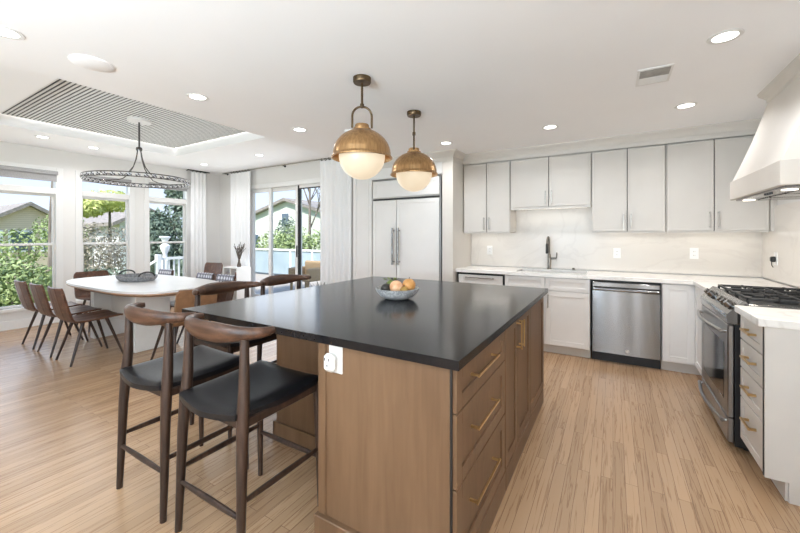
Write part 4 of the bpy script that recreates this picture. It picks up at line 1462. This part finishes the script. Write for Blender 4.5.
# ------------------------------------------------------------------ drawer cabinet right of the range
dc = thing('drawer_cabinet', 'white four drawer cabinet with brass pulls beside the range', 'cabinet', (1.0, 2.75, 0))
MB().box(.69, XR - .022, 2.562, 2.955, .105, .872).build('body', 'cabinet_paint', dc, smooth=0)
MB().box(.75, .765, 2.562, 2.955, 0, .105).build('toe_kick', 'cabinet_paint', dc, smooth=0)
pn = [(.672, .10), (.76, .10), (.76, 0), (XR - .022, 0), (XR - .022, .873), (.672, .873)]
MB().prism(pn, 2.546, 2.562, 'XZ').build('side_panel', 'cabinet_paint', dc, smooth=0)
MB().box(.668, .674, 2.558, 2.564, .105, .873).build('shadow_line', 'shadow_gap', dc, smooth=0)
XD = facing_nx(.69)
for z0, z1, hz in ((.722, .868, .796), (.550, .714, .636), (.372, .542, .462), (.112, .364, .273)):
    d = shaker(XD, 2.568, 2.95, z0, z1, .042, .02, .007).build('drawer', 'cabinet_paint', dc)
    bar_handle(XD, 2.76, hz, .15, False, .013, .032, .006).build('handle', 'bright_brass', d)

# ------------------------------------------------------------------ hood
hd = thing('range_hood', 'large off-white tapered range hood above the gas range', 'range hood', (1.05, 3.3, 1.6))
HY0, HY1 = 2.80, 3.80
MB().box(.80, XR - .021, HY0, HY1, 1.625, 1.768, .003).build('apron', 'hood_paint', hd)
rings = []
for k in range(9):
    q = k / 8
    z = 1.768 + (2.37 - 1.768) * q
    x = .812 + .20 * q - .012 * math.sin(PI * q) * -1
    a, b = HY0 + .006 + .10 * q, HY1 - .006 - .045 * q
    rings.append([(x, a, z), (XR - .021, a, z), (XR - .021, b, z), (x, b, z)])
MB().loft(rings).build('body', 'hood_paint', hd, smooth=25)
rings = []
for d_, z_ in ((-.02, 2.345), (.006, 2.345), (.008, 2.368), (.022, 2.385), (.042, 2.405), (.05, 2.43), (-.02, 2.43)):
    rings.append([(1.008 - d_, HY0 + .10 - d_, z_), (XR - .021, HY0 + .10 - d_, z_), (XR - .021, HY1 - .048 + d_, z_), (1.008 - d_, HY1 - .048 + d_, z_)])
MB().loft(rings).build('crown', 'hood_paint', hd, smooth=25)
MB().box(.83, XR - .03, HY0 + .03, HY1 - .03, 1.612, 1.63, .003).build('insert', 'stainless', hd)
bf = MB()
for k in range(3):
    y0 = HY0 + .12 + k * .26
    bf.box(.93, 1.22, y0, y0 + .24, 1.604, 1.613, .003)
bf.build('filter', 'chrome_dark', hd)
for y0 in (HY0 + .14, HY1 - .14):
    MB().lathe([(.0005, 1.606), (.035, 1.606), (.035, 1.612), (.0005, 1.612)], (.88, y0, 0), 20, caps=False).build('lamp', 'hood_lamp', hd)
    lamp('hood_bulb', 'AREA', (.90, y0, 1.60), (0, 0, 0), 2.0, (1, .9, .78), shape='DISK', size=.07)
for y0 in (HY0 + .30, HY0 + .34, HY0 + .38):
    MB().cyl((.845, y0, 1.612), (.845, y0, 1.600), .010, n=12).build('knob', 'black_plastic', hd)

# ------------------------------------------------------------------ outdoors
tag(MB().box(-60, 40, -40, 70, -1.2, -.95).build('ground', 'lawn', smooth=0), 'green lawn outside the windows', 'lawn', kind='structure')
dk = MB()
for k in range(34):
    dk.box(-13.2, -3.0, 4.95 + k * .14, 5.08 + k * .14, -.16, -.12)
tag(dk.build('deck', 'deck_wood', smooth=0), 'grey plank deck outside the glass door', 'deck', kind='structure')


def leaf_cloud(m, c, r, n, size):
    for _ in range(n):
        while True:
            q = Vector((random.uniform(-1, 1), random.uniform(-1, 1), random.uniform(-1, 1)))
            if .35 < q.length < 1: break
        p = Vector(c) + Vector((q.x * r[0], q.y * r[1], q.z * r[2]))
        d = (q + Vector((random.uniform(-1, 1), random.uniform(-1, 1), random.uniform(-.6, 1)))).normalized()
        s = d.orthogonal().normalized()
        s = Matrix.Rotation(random.uniform(0, 6.28), 3, d) @ s
        b = d.cross(s)
        L = size * random.uniform(.6, 1.3)
        m._add([p - s * L, p - b * L * .45, p + s * L, p + b * L * .45], [(0, 1, 2, 3)])


def shrub(name, label, cat, blobs, mat, n, size, trunk=None, group=None):
    x, y, z = blobs[0][0]
    t = thing(name, label, cat, (x, y, -.95), group)
    m = MB()
    for c, r in blobs:
        leaf_cloud(m, c, r, n, size)
    m.build('foliage', mat, t, smooth=0, recalc=False)
    s = MB()
    if trunk:
        s.tube([(x, y, -.95), (x + .05, y, z * .5), (x, y, z)], [trunk, trunk * .8, trunk * .4], 8)
    else:
        for k in range(5):
            a = k * 1.26
            s.tube([(x, y, -.95), (x + .25 * math.cos(a), y + .25 * math.sin(a), max(z, -.4))], [.03, .015], 6)
    s.build('trunk', 'bark', t)
    return t


def bare_tree(label, x, y, h, seed, spread=.5):
    rnd = random.Random(seed)
    t = thing('bare_tree', label, 'tree', (x, y, -.95), 'bare trees outdoors')
    tr, br = MB(), MB()
    tr.tube([(x, y, -.95), (x + .1, y, h * .25), (x, y + .1, h * .5)], [.075, .065, .05], 8)

    def grow(p, d, L, r, lev):
        e = p + d * L
        mid = p.lerp(e, .5) + Vector((rnd.uniform(-1, 1), rnd.uniform(-1, 1), rnd.uniform(-.5, .5))) * L * .08
        br.tube([p, mid, e], [r, r * .8, r * .6], 5)
        if lev == 0: return
        for _ in range(3 if lev > 1 else 4):
            nd = (d + Vector((rnd.uniform(-1, 1), rnd.uniform(-1, 1), rnd.uniform(-.4, .7))) * spread * 1.5).normalized()
            grow(e if rnd.random() < .6 else mid, nd, L * rnd.uniform(.6, .85), r * .6, lev - 1)
    for k in range(4):
        a = k * 1.6 + rnd.random()
        grow(Vector((x, y + .1, h * (.22 + .08 * k))), Vector((math.cos(a) * spread, math.sin(a) * spread, 1)).normalized(), h * .26, .04, 4)
    tr.build('trunk', 'bark', t)
    br.build('branches', 'bark', t)
    return t


def house(label, x0, x1, y0, y1, z1, zr, ridge, wall, wins, name='house'):
    t = thing(name, label, 'house', ((x0 + x1) / 2, (y0 + y1) / 2, -.95))
    m = MB()
    if ridge == 'X':       # gables on the +-X ends
        m.prism([(y0, -.95), (y1, -.95), (y1, z1), ((y0 + y1) / 2, zr), (y0, z1)], x0, x1, 'YZ')
        r = MB()
        ym = (y0 + y1) / 2
        for s, ya in ((-1, y0), (1, y1)):
            o = .4 * (zr - z1) / (abs(ym - ya))
            r._add([(x0 - .3, ym, zr + .02), (x1 + .3, ym, zr + .02), (x1 + .3, ya + s * .4, z1 - o), (x0 - .3, ya + s * .4, z1 - o),
                    (x0 - .3, ym, zr + .2), (x1 + .3, ym, zr + .2), (x1 + .3, ya + s * .4, z1 - o + .18), (x0 - .3, ya + s * .4, z1 - o + .18)],
                   [(0, 1, 2, 3), (4, 5, 6, 7), (0, 1, 5, 4), (2, 3, 7, 6), (1, 2, 6, 5), (0, 3, 7, 4)])
    else:
        m.prism([(x0, -.95), (x1, -.95), (x1, z1), ((x0 + x1) / 2, zr), (x0, z1)], y0, y1, 'XZ')
        r = MB()
        xm = (x0 + x1) / 2
        for s, xa in ((-1, x0), (1, x1)):
            o = .4 * (zr - z1) / (abs(xm - xa))
            r._add([(xm, y0 - .3, zr + .02), (xm, y1 + .3, zr + .02), (xa + s * .4, y1 + .3, z1 - o), (xa + s * .4, y0 - .3, z1 - o),
                    (xm, y0 - .3, zr + .2), (xm, y1 + .3, zr + .2), (xa + s * .4, y1 + .3, z1 - o + .18), (xa + s * .4, y0 - .3, z1 - o + .18)],
                   [(0, 1, 2, 3), (4, 5, 6, 7), (0, 1, 5, 4), (2, 3, 7, 6), (1, 2, 6, 5), (0, 3, 7, 4)])
    m.build('wall', wall, t, smooth=0)
    r.build('roof', 'roof_shingle', t, smooth=0)
    for face, a0, a1, b0, b1 in wins:
        if face == '+X':
            w = MB().box(x1, x1 + .06, a0 - .09, a1 + .09, b0 - .09, b1 + .09).build('window', 'rail_white', t, smooth=0)
            MB().box(x1 + .05, x1 + .075, a0, a1, b0, b1).build('pane', 'house_glass', w, smooth=0)
        else:
            w = MB().box(a0 - .09, a1 + .09, y0 - .06, y0, b0 - .09, b1 + .09).build('window', 'rail_white', t, smooth=0)
            MB().box(a0, a1, y0 - .075, y0 - .05, b0, b1).build('pane', 'house_glass', w, smooth=0)
    return t


house('tan neighbour house with grey gable roof seen through the window farthest from the room corner', -31, -24, 3.9, 7.5, 1.64, 2.75, 'X', 'siding_tan',
      [('+X', 4.1, 4.75, .65, 1.5), ('+X', 5.1, 5.8, .65, 1.5), ('+X', 6.2, 6.9, .65, 1.5)])
house('white neighbour house seen through the middle dining window', -27.5, -21, 8.2, 10.6, 2.0, 2.6, 'X', 'siding_white', [('+X', 8.6, 9.1, 1.1, 2.0)])
house('pale sage house with broad gable seen through the glass door', -22, -12.6, 15.5, 22, 2.2, 3.45, 'Y', 'siding_sage',
      [('-Y', -17.7, -17.1, 1.9, 2.7), ('-Y', -20.6, -19.9, .6, 1.4)])

shrub('shrub', 'bushy green shrub outside the dining window farthest from the room corner', 'shrub',
      [((-10.6, 2.2, .15), (1.0, .9, .75)), ((-10.5, 1.2, .05), (.9, .9, .8))], 'leaf_hedge', 5200, .055, group='garden shrubs')
shrub('shrub', 'loose light green shrub in front of the tan neighbour house', 'shrub',
      [((-17.5, 4.1, 1.0), (1.2, 1.1, .6)), ((-17.5, 5.0, 1.5), (1.0, .8, .7))], 'leaf_hedge', 800, .07, group='garden shrubs')
shrub('shrub', 'low dark green shrub outside the middle dining window', 'shrub',
      [((-11.4, 4.0, -.05), (.7, .75, .6)), ((-11.4, 4.8, -.1), (.6, .6, .55))], 'leaf_dark', 1800, .05, group='garden shrubs')
shrub('shrub', 'grey leafless twiggy bush outside the middle dining window', 'shrub',
      [((-14.0, 4.7, .7), (1.0, .8, 1.1)), ((-14.1, 5.5, .6), (.9, .6, 1.1))], 'leaf_twiggy', 1800, .05, group='garden shrubs')
shrub('tree', 'yellow-green leafed tree outside the middle dining window', 'tree',
      [((-17.8, 6.6, 2.75), (1.0, 1.1, .45)), ((-17.8, 5.9, 2.45), (.8, .6, .4))], 'leaf_lime', 1700, .08, .08)
shrub('evergreen_tree', 'dark evergreen tree outside the window by the corner', 'tree',
      [((-13.6, 7.5, 1.6), (1.0, .95, 1.7)), ((-13.6, 7.4, 3.1), (.7, .7, 1.0)), ((-13.4, 7.5, .2), (1.1, 1.0, 1.0)), ((-13.9, 6.55, 1.0), (.8, .45, 1.3))], 'leaf_dark', 4000, .07, .16)
shrub('hedge', 'green hedge behind the deck fence seen through the glass door', 'hedge',
      [((-13.2, 11.0, .5), (1.1, .7, 1.1)), ((-11.8, 10.9, .6), (1.1, .7, 1.3)), ((-10.4, 10.9, .5), (1.1, .7, 1.1)), ((-9.0, 10.9, .4), (1.0, .7, 1.0))],
      'leaf_hedge', 1900, .07, group='garden shrubs')
shrub('shrub', 'tall dark green bush above the hedge seen through the glass door', 'shrub',
      [((-11.4, 13.4, 1.2), (.7, .7, 1.4)), ((-14.9, 13.4, 1.1), (.7, .7, 1.3))], 'leaf_dark', 1900, .07, group='garden shrubs')
bare_tree('bare branching tree behind the deck seen in the right glass door panel', -13.1, 13.1, 7.5, 3, .5)
bare_tree('bare tree outside the dining window farthest from the room corner', -13.0, 3.5, 7.0, 5, .35)
bare_tree('bare tree rising behind the middle dining window', -17.2, 8.8, 7.5, 9, .4)

# deck fence with frosted panels, white rails, wicker chair
fe = thing('deck_fence', 'grey-blue panelled fence at the far edge of the deck', 'fence', (-9.6, 9.0, -.12))
for k in range(7):
    x0 = -13.0 + k * 1.05
    MB().box(x0 + .04, x0 + 1.01, 8.99, 9.01, -.05, .78).build('panel', 'privacy_panel', fe, smooth=0)
    MB().box(x0 - .03, x0 + .04, 8.96, 9.04, -.14, .86).build('post', 'rail_white', fe, smooth=0)
MB().box(-13.05, -5.6, 8.95, 9.05, .80, .86).build('top_rail', 'rail_white', fe, smooth=0)
sr = thing('stair_railing', 'white wooden railing of the deck outside the corner window', 'railing', (-9.6, 4.9, -.14))
bl = MB()
bl.box(-9.64, -9.56, 4.55, 6.4, .74, .80).box(-9.63, -9.57, 4.55, 6.4, .0, .05)
bl.build('rail', 'rail_white', sr, smooth=0)
for k in range(14):
    y0 = 4.66 + k * .12
    MB().box(-9.615, -9.585, y0, y0 + .035, .04, .75).build('baluster', 'rail_white', sr, smooth=0)
for y0 in (4.55, 6.35):
    MB().box(-9.66, -9.54, y0 - .05, y0 + .05, -.95, .88).build('post', 'rail_white', sr, smooth=0)
MB().tube([(-9.6, 4.55, .76), (-9.6, 3.7, .22)], [(.04, .03), (.04, .03)], 4).build('sloped_rail', 'rail_white', sr, smooth=0)
t = thing('garden_urn', 'white stone garden urn on a pedestal outside the corner window', 'urn', (-10.1, 4.95, -.95))
MB().lathe([(.0005, -.95), (.10, -.95), (.10, .70), (.06, .74), (.05, .86), (.08, .93), (.11, 1.02), (.115, 1.08), (.06, 1.12), (.055, 1.17), (.09, 1.25), (.13, 1.30), (.12, 1.32), (.0005, 1.28)],
           (-10.1, 4.95, 0), 24, caps=False).build('body', 'rail_white', t)
WX, WY = -6.97, 7.0
wc = thing('wicker_chair', 'tan wicker outdoor chair on the deck outside the glass door', 'chair', (WX, WY, -.12))
MB().box(WX - .32, WX + .32, WY - .38, WY + .22, .16, .30, .03).build('seat', 'wicker_tan', wc)
MB().box(WX - .32, WX + .32, WY + .12, WY + .26, .22, .66, .04).build('backrest', 'wicker_tan', wc)
for x0 in (WX - .38, WX + .28):
    MB().box(x0, x0 + .10, WY - .4, WY + .2, .16, .50, .03).build('armrest', 'wicker_tan', wc)
for dx, dy in ((-.3, -.34), (.3, -.34), (-.3, .18), (.3, .18)):
    MB().box(WX + dx - .025, WX + dx + .025, WY + dy - .025, WY + dy + .025, -.12, .18).build('leg', 'wicker_tan', wc)
